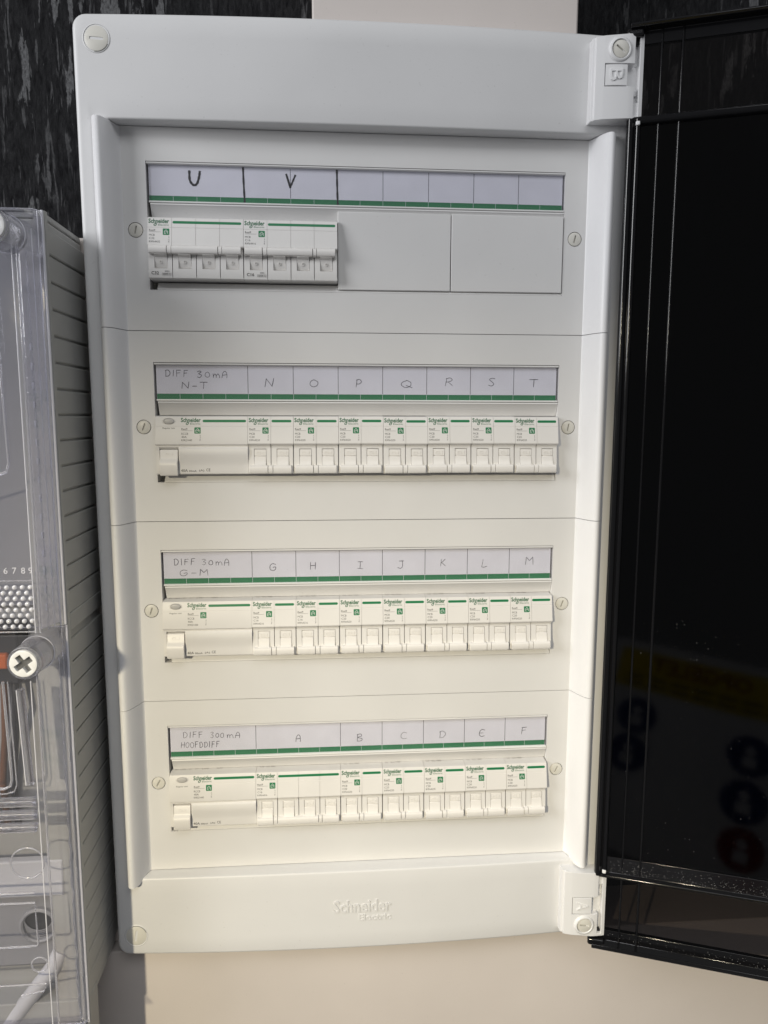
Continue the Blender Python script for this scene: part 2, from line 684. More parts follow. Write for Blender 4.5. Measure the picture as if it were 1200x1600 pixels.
rings.append([(u, v, -2.5) for u, v in off(0, 0)])
for du, dh in ((0, -3.0), (0.35, -1.5), (1.1, -0.5), (2.6, 0.0)):
    rings.append([(u, v, cover_h(u, v) + dh) for u, v in off(du, 0)])
A, B = off(2.6, 0), inn(1.6)
for t in (0.2, 0.4, 0.6, 0.8):
    rings.append([(a[0] + (b[0] - a[0]) * t, a[1] + (b[1] - a[1]) * t, cover_h(a[0] + (b[0] - a[0]) * t, a[1] + (b[1] - a[1]) * t)) for a, b in zip(A, B)])
for du, dh in ((1.6, 0.0), (0.7, -0.2), (0.2, -0.7), (0, -1.5)):
    rings.append([(u, v, cover_h(u, v) + dh) for u, v in inn(du)])
rings.append([(u, v, -3.0) for u, v in inn(0)])
idx = [[mb.pt(p) for p in r] for r in rings]
n = len(idx[0])
for a, b in zip(idx[:-1], idx[1:]):
    for k in range(n):
        mb.f.append([a[k], a[(k + 1) % n], b[(k + 1) % n], b[k]])
cover = mb.build('front_frame', M_BOARD, board, smooth=50)
# recessed box body behind the frame
mb = MB().box(-200, 200, -592, 140, -59, -16)
mb.build('back_box', M_BOARD, board)

# embossed maker's name on the bottom of the frame
mb = MB()
add_text(mb, 'Schneider', -25.3, -566.2, 50.0, 11.2, lambda u, v: cover_h(u, v) - 0.1, 0.018, depth=0.75)
add_text(mb, 'Electric', -3.5, -573.6, 28.0, 5.6, lambda u, v: cover_h(u, v) - 0.1, 0.012, depth=0.65)
mb.build('embossed_lettering', M_BOARD, cover, smooth=0, weld=False)


def slot_screw(cu, cv, h, r, ang, parent, mat=M_SCREW, lip=False, slot_l=1.15, slope=0.0):
    """flat-headed plastic screw with a real slot"""
    m = MB()
    c, s = math.cos(ang), math.sin(ang)
    sl, sw, dp = r * slot_l / 2, r * 0.115, 0.9
    # top face as a ring of quads between slot outline and rim
    nseg = 40
    rim, slot = [], []
    for k in range(nseg):
        a = 2 * math.pi * k / nseg
        rim.append((math.cos(a) * (r - 0.35), math.sin(a) * (r - 0.35)))
        x, y = math.cos(a), math.sin(a)
        t = min(sl / max(abs(x), 1e-6), sw / max(abs(y), 1e-6))
        slot.append((x * t, y * t))

    def R(p):
        return (cu + p[0] * c - p[1] * s, cv + p[0] * s + p[1] * c)
    L = [[(*R(p), h - dp) for p in slot], [(*R(p), h) for p in slot], [(*R(p), h) for p in rim]]
    for rr, hh in ((r - 0.1, h - 0.12), (r, h - 0.4), (r, h - 2.5)):
        L.append([(*R((math.cos(2 * math.pi * k / nseg) * rr, math.sin(2 * math.pi * k / nseg) * rr)), hh) for k in range(nseg)])
    ii = [[m.pt(p) for p in l] for l in L]
    for a, b in zip(ii[:-1], ii[1:]):
        for k in range(nseg):
            m.f.append([a[k], a[(k + 1) % nseg], b[(k + 1) % nseg], b[k]])
    m.f.append(ii[0])
    tl = lambda a_, b_, c_: (a_, b_, c_ + slope * (a_ - cu))
    sc = m.build('screw', mat, parent, smooth=30, tf=tl)
    q = MB()
    a, b, e = R((-sl * .96, -sw * .9)), R((sl * .96, -sw * .9)), None
    pts = [R((-sl * .97, -sw * .9)), R((sl * .97, -sw * .9)), R((sl * .97, sw * .9)), R((-sl * .97, sw * .9))]
    q.poly([(x, y, h - dp + 0.05) for x, y in pts])
    q.build('slot', M_HOLE, sc, smooth=0, tf=tl)
    if lip:
        t = MB()
        t.lathe(cu, cv, [(r + 0.62, h - 1.5), (r + 0.62, h - 0.25), (r + 0.85, h + 0.05), (r + 1.25, h - 0.05), (r + 1.7, h - 0.7), (r + 1.9, h - 1.5)], 40)
        t.build('collar', M_BOARD, sc, smooth=60, tf=tl)
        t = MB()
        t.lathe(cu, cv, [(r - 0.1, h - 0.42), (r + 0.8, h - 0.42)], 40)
        t.build('gap_shade', M_CROSS, sc, smooth=0, tf=tl)  # dark ring painting in the shade of the gap round the head
    return sc


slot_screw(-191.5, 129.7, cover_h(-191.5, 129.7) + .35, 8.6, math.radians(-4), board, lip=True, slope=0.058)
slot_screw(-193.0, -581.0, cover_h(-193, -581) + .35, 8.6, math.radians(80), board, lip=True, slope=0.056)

# ---- four row plates, each moulded with its two side rails
ROWV = [0, -150, -300, -450]
EDGE = [75.0, -75.3, -226.0, -377.5, -529.0]
RAIL = [(181.0, 0.0), (181.7, 0.5), (182.6, 2.6), (184.0, 6.6), (185.6, 10.8), (187.4, 14.8), (189.2, 17.8), (190.6, 19.3), (192.0, 20.0), (193.6, 19.8), (195.2, 18.7), (196.4, 16.5), (196.8, 13.5), (196.8, -2.0)]
SCREW_ANG = [[78, 78], [70, 80], [72, 72], [62, 66]]
OPU, OPT, OPB = 163.0, 50.6, -44.2
plates = []
for r in range(4):
    t, b, v0 = EDGE[r] - (0.0 if r == 0 else 0.25), EDGE[r + 1] + 0.25, ROWV[r]
    m = MB()
    sr = 5.75
    sq = 7.6
    # flat field round the opening, with round pockets for the two screws
    m.poly([(-181, v0 + OPT, 0), (181, v0 + OPT, 0), (181, t, 0), (-181, t, 0)])
    m.poly([(-181, b, 0), (181, b, 0), (181, v0 + OPB, 0), (-181, v0 + OPB, 0)])
    for s in (-1, 1):
        cu = s * 172.2
        a0, a1 = sorted((s * OPU, s * 181.0))
        m.poly([(a0, v0 + sq, 0), (a1, v0 + sq, 0), (a1, v0 + OPT, 0), (a0, v0 + OPT, 0)])
        m.poly([(a0, v0 + OPB, 0), (a1, v0 + OPB, 0), (a1, v0 - sq, 0), (a0, v0 - sq, 0)])
        nn = 40
        oi, ci, di = [], [], []
        for k in range(nn):
            a = 2 * math.pi * (k + 0.5) / nn
            x, y = math.cos(a), math.sin(a)
            w0 = (a1 - cu) if x > 0 else (cu - a0)
            tt = min(w0 / max(abs(x), 1e-6), sq / max(abs(y), 1e-6))
            oi.append((cu + x * tt, v0 + y * tt, 0))
            ci.append((cu + x * sr, v0 + y * sr, 0))
            di.append((cu + x * sr, v0 + y * sr, -2.2))
        # square corners so that the field closes
        for k in range(nn):
            k2 = (k + 1) % nn
            p, q = oi[k], oi[k2]
            m.poly([p, q, ci[k2], ci[k]])
            if abs(p[0] - q[0]) > 1e-3 and abs(p[1] - q[1]) > 1e-3:
                cx = a1 if p[0] > cu else a0
                cy = v0 + sq if p[1] > v0 else v0 - sq
                m.poly([p, (cx, cy, 0), q])
            m.poly([ci[k], ci[k2], di[k2], di[k]])
        m.poly(di)
    # opening walls
    for (p, q) in (((-OPU, OPT), (OPU, OPT)), ((OPU, OPT), (OPU, OPB)), ((OPU, OPB), (-OPU, OPB)), ((-OPU, OPB), (-OPU, OPT))):
        m.poly([(p[0], v0 + p[1], 0), (q[0], v0 + q[1], 0), (q[0], v0 + q[1], -15), (p[0], v0 + p[1], -15)])
    # plate's upper and lower lips
    for vv in (t, b):
        m.poly([(-181, vv, 0), (181, vv, 0), (181, vv, -3), (-181, vv, -3)])
    pl = m.build('front_plate', M_PLATE, board, smooth=30)
    plates.append(pl)
    # side rails
    for s in (-1, 1):
        k = MB()
        prof = [(s * u, h) for u, h in RAIL] + [(s * 181.0, -2.0)]
        if r == 0:   # rounded upper end
            A_ = [k.pt((u, t - 1.0 if i < 13 else t - 1.0, h)) for i, (u, h) in enumerate(prof)]
            T_ = [k.pt((u, t, h - (0.9 if h > 1 else 0))) for i, (u, h) in enumerate(prof)]
            B_ = [k.pt((u, b, h)) for (u, h) in prof]
            N = len(prof)
            for i in range(N):
                j = (i + 1) % N
                k.f.append([T_[i], T_[j], A_[j], A_[i]])
                k.f.append([A_[i], A_[j], B_[j], B_[i]])
            k.f.append(T_)
            k.f.append(B_)
        elif r == 3:
            lo = [b - (3.5 if h > 14 else 2.0 if h > 8 else 0.0) for (u, h) in prof]
            A_ = [k.pt((u, t, h)) for (u, h) in prof]
            B_ = [k.pt((u, l, h)) for (u, h), l in zip(prof, lo)]
            N = len(prof)
            for i in range(N):
                j = (i + 1) % N
                k.f.append([A_[i], A_[j], B_[j], B_[i]])
            k.f.append(A_)
            k.f.append(B_)
        else:
            k.prism_v(prof, b, t)
        k.build('side_rail', M_RAIL, pl, smooth=40)
        slot_screw(s * 172.2, v0, 0.25, 5.25, math.radians(SCREW_ANG[r][(s + 1) // 2]), pl)
    # sloping fillets inside the opening, above and below the breakers
    k = MB()
    k.prism_u([(v0 + 20.2, -0.6), (v0 + 19.2, -0.2), (v0 + 18.4, -1.0), (v0 + 9.4, -5.2), (v0 + 9.4, -12), (v0 + 20.2, -12)], -160.6, 162.7)
    k.build('upper_fillet', M_PLATE, pl, smooth=20)
    k = MB()
    k.prism_u([(v0 - 44.0, -0.3), (v0 - 43.2, -0.5), (v0 - 38.2, -4.6), (v0 - 38.2, -12), (v0 - 44.0, -12)], -157.6 if r else -157.6, 162.6)
    k.build('lower_fillet', M_PLATE, pl, smooth=20)
    # dark rail space behind the breakers
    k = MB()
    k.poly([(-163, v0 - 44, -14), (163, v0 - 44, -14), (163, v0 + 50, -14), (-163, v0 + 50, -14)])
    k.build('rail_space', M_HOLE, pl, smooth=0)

# blanking plates of the top row
for (a, b) in ((-17.6, 71.6), (72.2, 162.3)):
    k = MB().box(a, b, -42.2, 16.8, -4, 0.9)
    k.build('blanking_plate', M_PLATE, plates[0], bevel=0.45)

# ---- hinge blocks
for hb, (sgn, letter) in enumerate(((1, 'B'), (-1, 'A'))):
    def mv(v):
        return v if sgn > 0 else -452.0 - v
    us = [174.2, 176.2, 181.6, 183.0, 200.4, 203.2, 205.6, 209.6, 212.8]
    vs = [82.2, 84.0, 94.5, 100.5, 105.2, 121.4, 139.2, 141.6]
    T = 21.0
    H = [[T] * 8 for _ in range(7)]
    for j in range(1, 6):
        H[j][6] = 15.5
    H[1][6] = 19.5
    H[3][6] = 17.0
    H[4][3] = 17.5
    H[4][4] = 16.0
    H[4][5] = 16.0
    H[4][6] = 16.0
    H[3][5] = T
    for j in range(7):
        H[j][0] = T - 2.0

    def bulge(u, v, h):
        e = 3.2 * math.sin(math.pi * (u - 172) / 44.0)
        tilt = 1.6 * max(0.0, (u - 176) / 37.0)
        sk = (u - 174) / 39.0 * 3.0 - 1.5
        vv = v + (sk if v > 138 else 0.0) + (sk * .5 if v < 84.5 else 0)
        return (u, mv(vv), h + (e + tilt if h > 12 else 0))
    k = MB().blocks(us, vs, H, 8.0)
    hg = k.build('hinge_block', M_HINGE, board, tf=bulge, smooth=50, bevel=0.7)

    def hs(u, v, dh=0.0):
        return T + 3.2 * math.sin(math.pi * (u - 172) / 44.0) + 1.6 * max(0, (u - 176) / 37.0) + dh
    # letter tile
    k = MB()
    vlo, vhi = sorted((mv(105.9), mv(120.7)))
    nn = 8
    for i in range(nn):
        ua, ub = 183.5 + 16.6 * i / nn, 183.5 + 16.6 * (i + 1) / nn
        k.poly([(ua, vlo, hs(ua, 0, -.4)), (ub, vlo, hs(ub, 0, -.4)), (ub, vhi, hs(ub, 0, -.4)), (ua, vhi, hs(ua, 0, -.4))])
        for vv in (vlo, vhi):
            k.poly([(ua, vv, hs(ua, 0, -.4)), (ub, vv, hs(ub, 0, -.4)), (ub, vv, 14), (ua, vv, 14)])
    for uu in (183.5, 200.1):
        k.poly([(uu, vlo, hs(uu, 0, -.4)), (uu, vhi, hs(uu, 0, -.4)), (uu, vhi, 14), (uu, vlo, 14)])
    tile = k.build('letter_tile', M_HINGE, hg, smooth=30, bevel=0.25)
    k = MB()
    add_text(k, letter, 191.6, (vlo + vhi) / 2, 8.6 if letter == 'B' else 7.6, 9.6, lambda u, v: hs(u, v, -.45), 0.0, rot=-math.pi / 2, centre=True, depth=0.9)
    k.build('embossed_letter', M_HINGE, tile, smooth=0, weld=False)
    # little arrow notch beside the tile
    k = MB()
    vc = mv(113.0)
    k.prism_h([(180.0, vc), (182.8, vc + 3.4), (182.8, vc - 3.4)], 20, hs(181, 0, -0.9))
    k.build('arrow_mark', M_TESTBTN, hg, smooth=0)
    # screw in its boss
    k = MB()
    cv = mv(131.2)
    k.lathe(194.0, cv, [(6.55, 18), (6.55, hs(194, 0, 0.2)), (7.0, hs(194, 0, .8)), (8.0, hs(194, 0, .75)), (8.9, hs(194, 0, -0.2)), (9.0, 18)], 40)
    k.build('screw_boss', M_HINGE, hg, smooth=50)
    slot_screw(194.0, cv, hs(194, 0, 0.35), 6.2, math.radians(-38 if sgn > 0 else -8), hg, slot_l=1.3, slope=0.045)
    # hinge pin end
    k = MB()
    vlo, vhi = sorted((mv(85.2), mv(94.0)))
    k.prism_v([(206.2 + 1.6 + 1.5 * math.cos(a), 20.0 + 1.8 * math.sin(a)) for a in [2 * math.pi * i / 16 for i in range(16)]], vlo, vhi)
    k.build('hinge_pin', M_HINGE, hg, smooth=40)

# ---- smoked door, swung out to the right
DA = math.radians(20)


def D(s, v, o):
    return (206 + s * math.cos(DA) - o * math.sin(DA), v, 20 + s * math.sin(DA) + o * math.cos(DA))


DL = 396
pane = MB().box(7.5, DL, -520, 83, -3.0, 0.0).build('door', M_SMOKE, board, tf=D, smooth=0)
for (a, b) in ((84, 136), (-590, -538)):
    MB().box(7.6, DL, a, b, -2.6, -0.4).build('end_strip', M_SMOKE2, pane, tf=D, smooth=0)


def dflange(name, prof, s0, s1, bev=0.0):
    k = MB()
    k.prism_u([(v, o) for v, o in prof], s0, s1)
    return k.build(name, M_DARK, pane, tf=D, smooth=40, bevel=bev)


dflange('door_rim', [(136, -4), (147.5, -4), (148.5, -2), (148.5, 8), (147, 9), (145.5, 8), (145, 0.5), (136, 0.2)], -3, DL, 0.4)
dflange('door_rim', [(-590, -4), (-602.5, -4), (-604, -2), (-604, 8), (-602, 9), (-600, 8), (-599.5, 0.5), (-590, 0.2)], -3, DL, 0.4)
dflange('cross_rib', [(84, -3.2), (84, 3.5), (83, 4.5), (80.5, 4.5), (79.5, 3.5), (78, 0.4), (78, -3.2)], 0, DL, 0.3)
dflange('cross_rib', [(-520, -3.2), (-520, 0.6), (-534, 1.2), (-536, 4.2), (-537.5, 4.5), (-538.5, 3.5), (-538.5, -3.2)], 0, DL, 0.3)
for s0, rr, va, vb in ((20.0, 0.9, -602, 147), (34.6, 1.1, -602, 147)):
    k = MB()
    k.prism_v([(s0 + rr * math.cos(math.pi * i / 8), 0.05 + 1.2 * rr * math.sin(math.pi * i / 8)) for i in range(9)], va, vb)
    k.build('vertical_rib', M_DARK, pane, tf=D, smooth=60)
# rounded hinge edge
k = MB()
ed = [(-2.2, -3.5), (-3.0, -1.0), (-3.2, 2.5), (-2.4, 5.4), (-0.6, 6.6), (1.2, 5.9), (2.0, 4.2), (2.8, 3.9), (3.8, 4.9), (5.0, 5.6), (6.3, 5.2), (7.2, 3.6), (7.6, 1.0), (7.7, -3.0)]
k.prism_v(ed, -536, 82)
k.build('hinge_edge', M_DARK, pane, tf=D, smooth=60)
k = MB()
k.lathe(0, 0, [(0, 0), (1, 0)], 8)
for vv, (a, b) in ((143.2, (-5.5, 7)), (-600.5, (-6.5, 8))):
    k2 = MB().box(a, b, vv - 3.2, vv + 3.4, -5, 5.5)
    k2.build('hinge_knuckle', M_DARK, pane, tf=D, smooth=40, bevel=2.0, seg=3)
for vv in (78.6, -531.5):
    k2 = MB()
    k2.box(3.4, 6.6, vv - 1.6, vv + 1.4, 3.0, 6.6)
    k2.build('pin_end', M_HINGE, pane, tf=D, smooth=40, bevel=0.7)
# dust lying on the lower rib and specks on the pane
k = MB()
for i in range(620):
    s = 10 + 150 * random.random() ** 0.9
    if i < 430:
        v = -522 - 13 * random.random()
        o = 1.35 - (v + 534) * 0.043
        if random.random() < .5:
            v = -531 + random.gauss(0, 2.2)
            o = 1.25
    elif i < 520:
        v, o = -592 - 7 * random.random(), 0.6
    else:
        v, o = -540 + random.gauss(0, 70), 0.12
        if v < -521:
            v = -300 - 200 * random.random()
    q = 0.09 + 0.16 * random.random() ** 2
    k.poly([(s - q, v, o), (s, v - q * 1.2, o + .05), (s + q, v, o), (s, v + q, o + .05)])
tag(k.build('dust_specks', M_DUST, pane, tf=D, smooth=0, weld=False), kind='stuff')


# ------------------------------------------------------------------ handwriting
GL = {
    'U': [[(0, 1), (.05, .35), (.35, 0), (.7, .12), (.9, .6), (.95, 1)], ],
    'V': [[(0, 1), (.45, 0)], [(1, .95), (.72, .45), (.45, 0)]],
    'D': [[(.15, .95), (.1, .05)], [(0, .85), (.45, 1), (.9, .75), (.95, .4), (.6, .05), (.1, .0)]],
    'I': [[(.5, 1), (.48, 0)]],
    'i': [[(.1, 1), (.9, 1.02)], [(.5, 1), (.48, .02)], [(.05, .03), (1, -.02)]],
    'F': [[(.15, 1), (.1, 0)], [(.1, .98), (.9, 1.02)], [(.1, .55), (.75, .58)]],
    '3': [[(.05, .9), (.5, 1), (.75, .8), (.3, .55), (.8, .35), (.5, .0), (.05, .08)]],
    '0': [[(.5, .75), (.15, .6), (.1, .2), (.5, .0), (.9, .2), (.85, .6), (.5, .78)]],
    'm': [[(0, .6), (.05, 0)], [(.05, .35), (.25, .62), (.42, .4), (.45, 0)], [(.45, .35), (.7, .62), (.9, .4), (.98, 0)]],
    'A': [[(.05, -.05), (.15, .6), (.45, 1), (.8, .85), (.95, .4), (.9, -.05)], [(.1, .38), (.9, .45)]],
    'N': [[(.02, 0), (.1, 1)], [(.1, 1), (.85, .05)], [(.85, .05), (1, 1.02)]],
    '-': [[(.1, .42), (.9, .46)]],
    'T': [[(0, 1), (1, 1.02)], [(.52, 1), (.48, 0)]],
    'O': [[(.5, 1), (.12, .75), (.05, .3), (.45, 0), (.9, .2), (.98, .7), (.5, 1)]],
    'P': [[(.2, 1), (.05, 0)], [(.1, .9), (.6, 1), (.95, .75), (.6, .45), (.15, .42)]],
    'Q': [[(.5, 1), (.12, .75), (.05, .3), (.45, 0), (.85, .2), (.9, .7), (.5, 1)], [(.5, .3), (1.05, -.05)]],
    'R': [[(.2, 1), (.05, 0)], [(.1, .9), (.6, 1), (.9, .75), (.5, .5), (.15, .48)], [(.4, .48), (1, .02)]],
    'S': [[(.95, .9), (.5, 1), (.1, .8), (.5, .52), (.85, .25), (.5, 0), (.02, .1)]],
    'G': [[(.9, .9), (.5, 1), (.1, .7), (.1, .2), (.5, 0), (.85, .2), (.9, .48), (.5, .45)]],
    'H': [[(.05, 1), (0, 0)], [(.0, .5), (1, .55)], [(1, 1), (.95, 0)]],
    'J': [[(.2, 1), (1, 1)], [(.8, 1), (.82, .3), (.5, 0), (.02, .12)]],
    'K': [[(.1, 1), (.05, 0)], [(.9, 1), (.15, .48)], [(.25, .52), (1, .05)]],
    'L': [[(.2, 1), (.12, .4), (.05, 0)], [(.05, 0), (.5, -.02), (1, .08)]],
    'M': [[(0, 0), (.08, 1)], [(.08, 1), (.5, .5)], [(.5, .5), (.9, 1)], [(.9, 1), (1, 0)]],
    'E': [[(.95, .95), (.5, 1), (.1, .7), (.08, .25), (.5, 0), (.95, .08)], [(.1, .5), (.75, .52)]],
    'B': [[(.15, 1), (.1, 0)], [(.1, .92), (.6, 1), (.8, .75), (.2, .52), (.85, .35), (.7, .05), (.1, .02)]],
    'C': [[(.9, .85), (.5, 1), (.1, .7), (.08, .25), (.5, 0), (.95, .12)]],
}
NARROW = {'I': 0.45, '-': 0.7, 'm': 1.25, '1': 0.4}


def write(mb, word, u0, u1, vc, ht, pen, hf):
    ws = [NARROW.get(c, 1.0) for c in word]
    gap = 0.38
    tot = sum(ws) + gap * (len(word) - 1)
    k = (u1 - u0) / tot
    x = u0
    rnd = random.Random(sum(map(ord, word)) + int(u0))
    for c, wd in zip(word, ws):
        hh = ht * rnd.uniform(0.94, 1.06)
        sl = rnd.uniform(-0.02, 0.07)
        dv = rnd.uniform(-0.25, 0.25) if len(word) > 1 else 0
        for st in GL[c]:
            pts = [(x + a * wd * k + b * hh * sl, vc - hh / 2 + b * hh + dv) for a, b in st]
            pts = [(a + rnd.uniform(-.13, .13), b + rnd.uniform(-.16, .16)) for a, b in pts]
            pts = spline(pts) if len(pts) > 2 else [pts[0], ((pts[0][0] + pts[1][0]) / 2 + .08, (pts[0][1] + pts[1][1]) / 2), pts[1]]
            mb.ribbon(pts, pen * rnd.uniform(0.72, 1.1), hf)
        x += (wd + gap) * k


WR = [(0, 'U', -131.0, -122.8, 39.6), (0, 'V', -57.3, -50.4, 39.5),
      (1, 'DIFF', -154.7, -136.8, 42.3), (1, '30', -129.8, -119.8, 41.9), (1, 'mA', -117.3, -106.3, 41.6), (1, 'N-T', -142.1, -122.1, 32.8),
      (1, 'N', -76.6, -70.0, 35.3), (1, 'O', -40.8, -34.2, 35.0), (1, 'P', -3.7, 0.9, 35.2), (1, 'Q', 32.7, 41.6, 34.9), (1, 'R', 68.9, 75.3, 36.7), (1, 'S', 105.0, 110.3, 36.8), (1, 'T', 139.2, 146.2, 36.0),
      (2, 'DIFF', -153.2, -136.2, 40.2), (2, '30', -130.5, -121.7, 40.0), (2, 'mA', -119.6, -108.7, 39.6), (2, 'G-M', -148.9, -126.1, 31.2),
      (2, 'G', -75.8, -70.0, 34.8), (2, 'H', -42.0, -37.8, 35.4), (2, 'i', -3.1, 1.7, 35.4), (2, 'J', 30.7, 35.6, 35.4), (2, 'K', 67.1, 71.4, 36.6), (2, 'L', 102.1, 106.5, 35.6), (2, 'M', 140.2, 146.8, 37.2),
      (3, 'DIFF', -151.0, -134.5, 40.9), (3, '300', -128.1, -116.9, 40.4), (3, 'mA', -114.2, -103.4, 39.8), (3, 'HOOFDDIFF', -152.9, -120.9, 32.0),
      (3, 'A', -56.3, -52.0, 35.1), (3, 'B', -4.1, 1.4, 33.8), (3, 'C', 34.2, 39.8, 34.3), (3, 'D', 67.8, 73.4, 34.4), (3, 'E', 102.8, 107.9, 34.4), (3, 'F', 140.4, 145.6, 35.5)]
STRIP_LABEL = ['label strip of the top row with thick black marker letters U and V',
               'label strip of the second row, handwritten N to T',
               'label strip of the third row, handwritten G to M',
               'label strip of the bottom row, handwritten A to F']
DIV = [[-54, 18, 54, 90, 126], [-90, -54, -18, 18, 54, 90, 126], [-90, -54, -18, 18, 54, 90, 126], [-90, -18, 18, 54, 90, 126]]
PH = -2.6
for r in range(4):
    v0 = ROWV[r]
    st = thing('label_strip', STRIP_LABEL[r], 'label strip', 0, v0 + 20.6, -2.6, 'label strips above the breaker rows')
    pt, pg, pb = v0 + 48.6, v0 + 26.3, v0 + 22.0
    MB().box(-161.6, 161.6, pb - 0.3, pt, PH - 0.5, PH).build('paper', M_PAPER, st, smooth=0)
    gb = MB()
    for i in range(18):
        gb.box(-161.6 + 17.956 * i + 0.12, -161.6 + 17.956 * (i + 1) - 0.12, pb, pg, PH - 0.2, PH + 0.05)
    gb.build('green_band', M_STRIPGREEN, st, smooth=0)
    for u in DIV[r]:
        MB().box(u - 0.22, u + 0.22, pg + .3, pt - 0.3, PH - 0.1, PH + 0.04).build('divider', M_LINE, st, smooth=0)
    if r == 0:
        for u, tilt in ((-89.8, 0.3), (-17.8, 0.2)):
            q = MB()
            q.ribbon(spline([(u - tilt, pt - .2), (u, (pt + pb) / 2), (u + tilt + .2, pb + 0.3)]), 1.5, lambda a, b: PH + 0.09)
            q.build('marker_line', M_MARKER, st, smooth=0)
    for (rr, wd, u0, u1, vc) in WR:
        if rr == r:
            q = MB()
            if r == 0:
                write(q, wd, u0, u1, v0 + vc, 9.6, 1.65, lambda a, b: PH + 0.10)
            else:
                ht = 5.0 if len(wd) > 1 else 6.0
                write(q, wd, u0, u1, v0 + vc, ht, 0.43, lambda a, b: PH + 0.10)
            q.build('handwriting', M_MARKER if r == 0 else M_PEN, st, smooth=0, weld=False)
    # clear holder: window, top lip, bottom lip, ends
    MB().box(-162.4, 162.4, v0 + 21.9, v0 + 48.8, -1.6, -0.9).build('clear_window', M_STRIPGLASS, st, smooth=0)
    q = MB().prism_u([(v0 + 48.6, -3.4), (v0 + 48.6, -0.4), (v0 + 49.2, 0.3), (v0 + 49.9, 0.2), (v0 + 50.2, -0.6), (v0 + 50.2, -3.4)], -162.5, 162.5)
    q.build('top_lip', M_PLATE, st, smooth=40)
    q = MB().prism_u([(v0 + 22.0, -3.4), (v0 + 22.0, -0.6), (v0 + 21.5, 0.15), (v0 + 20.9, 0.2), (v0 + 20.5, -0.4), (v0 + 20.5, -3.4)], -161.4, 162.5)
    q.build('bottom_lip', M_WHITECAP, st, smooth=40)
    MB().box(161.7, 162.5, v0 + 22, v0 + 48.6, -3, -0.2).build('end_lip', M_STRIPGLASS, st, smooth=0)

# ------------------------------------------------------------------ breakers


def fh(v):
    return 3.0 + (8.0 - v) / 20.6 * 4.0


def dev_profile(kind, pv=None, ph=2.6):
    """front outline of one pole; pv = (top, bottom) of the toggle window or None"""
    a, b = pv if pv else (-17.0, -30.2)
    lo = [(-12.6, fh(-12.6)), (-13.3, 6.7), (-14.4, 4.9), (-15.6, 4.4)]
    mid_a, mid_b = 4.5, 5.7
    p = [(9.2, -13.5), (8.9, 1.6), (8.3, 2.75), (7.6, fh(7.6)), (0.9, fh(0.9)), (0.75, fh(.75) - .22), (0.55, fh(.55) - .22), (0.4, fh(.4))] + lo
    if kind == 'pocket':
        p += [(a, mid_a), (a, ph), (b, ph + 0.8), (b, mid_b)]
    else:
        p += [(a, mid_a), (a, mid_a), (b, mid_b), (b, mid_b)]
    p += [(-33.5, 6.0), (-36.5, 5.6), (-37.2, 4.8), (-37.3, -13.5)]
    if kind == 'seam':
        p = [(v, h - (3.2 if -36 < v < -13.5 else 0.55) if h > 0 else h) for v, h in p]
    if kind == 'edge':
        p = [(v, h - (3.2 if -36 < v < -13.5 else 0.0) if h > 0 else h) for v, h in p]
    return p


def rccb_profile(kind):
    p = [(9.2, -13.5), (8.9, 1.6), (8.3, 2.75), (7.6, fh(7.6)), (0.9, fh(0.9)), (0.75, fh(.75) - .22), (0.55, fh(.55) - .22), (0.4, fh(.4)), (-12.8, fh(-12.8)), (-13.5, 6.9), (-14.4, 5.6), (-15.6, 5.6)]
    curve = [(-17.0, 6.9), (-19.0, 7.3), (-22.0, 7.0), (-25.0, 6.3), (-28.0, 5.6), (-31.0, 5.2), (-34.0, 5.3), (-36.6, 5.0), (-37.3, 4.2), (-37.3, -13.5)]
    if kind == 'pocket':
        curve = [(-17.0, 4.0), (-17.0, 1.5), (-22.0, 1.5), (-25.0, 1.5), (-28.0, 1.5), (-31.0, 1.5), (-34.0, 1.5), (-36.6, 1.5), (-37.3, 1.5), (-37.3, -13.5)]
    if kind == 'rim':
        curve = [(-17.0, 5.2), (-19.0, 5.0), (-22.0, 5.0), (-25.0, 5.0), (-28.0, 5.0), (-31.0, 5.0), (-34.0, 5.0), (-36.6, 4.8), (-37.3, 4.2), (-37.3, -13.5)]
    return p + curve


def logo_mesh(du):
    q = MB()
    hf = lambda u, v: fh(v) + 0.05
    add_text(q, 'Schneider', du + 0.7, 3.9, 15.4, 3.5, hf, 0.03)
    add_text(q, 'Electric', du + 7.9, 2.05, 8.0, 1.35, hf, 0.004)
    # looped tail under the name
    q.ribbon(spline([(du + 6.4, 4.5), (du + 6.6, 3.0), (du + 5.9, 2.1), (du + 4.9, 2.2), (du + 4.9, 3.0), (du + 5.8, 3.5), (du + 6.5, 3.6)]), 0.55, hf)
    return q


def icon_mesh(u, v, s):
    sq, hs_ = MB(), MB()
    n = 6
    pts = []
    r = 0.5
    for cu, cv, a0 in ((u + s - r, v + r, -90), (u + s - r, v + s - r, 0), (u + r, v + s - r, 90), (u + r, v + r, 180)):
        for i in range(4):
            a = math.radians(a0 + 30 * i)
            pts.append((cu + r * math.cos(a), cv + r * math.sin(a)))
    sq.poly([(a, b, fh(b) + 0.05) for a, b in pts])
    hf = lambda a, b: fh(b) + 0.09
    hs_.ribbon([(u + s * .2, v + s * .5), (u + s * .5, v + s * .82), (u + s * .8, v + s * .5)], 0.38, hf)
    hs_.ribbon([(u + s * .24, v + s * .5), (u + s * .24, v + s * .2), (u + s * .5, v + s * .2)], 0.34, hf)
    hs_.ribbon(spline([(u + s * .78, v + s * .2), (u + s * .72, v + s * .42), (u + s * .5, v + s * .5), (u + s * .4, v + s * .42)]), 0.34, hf)
    return sq, hs_


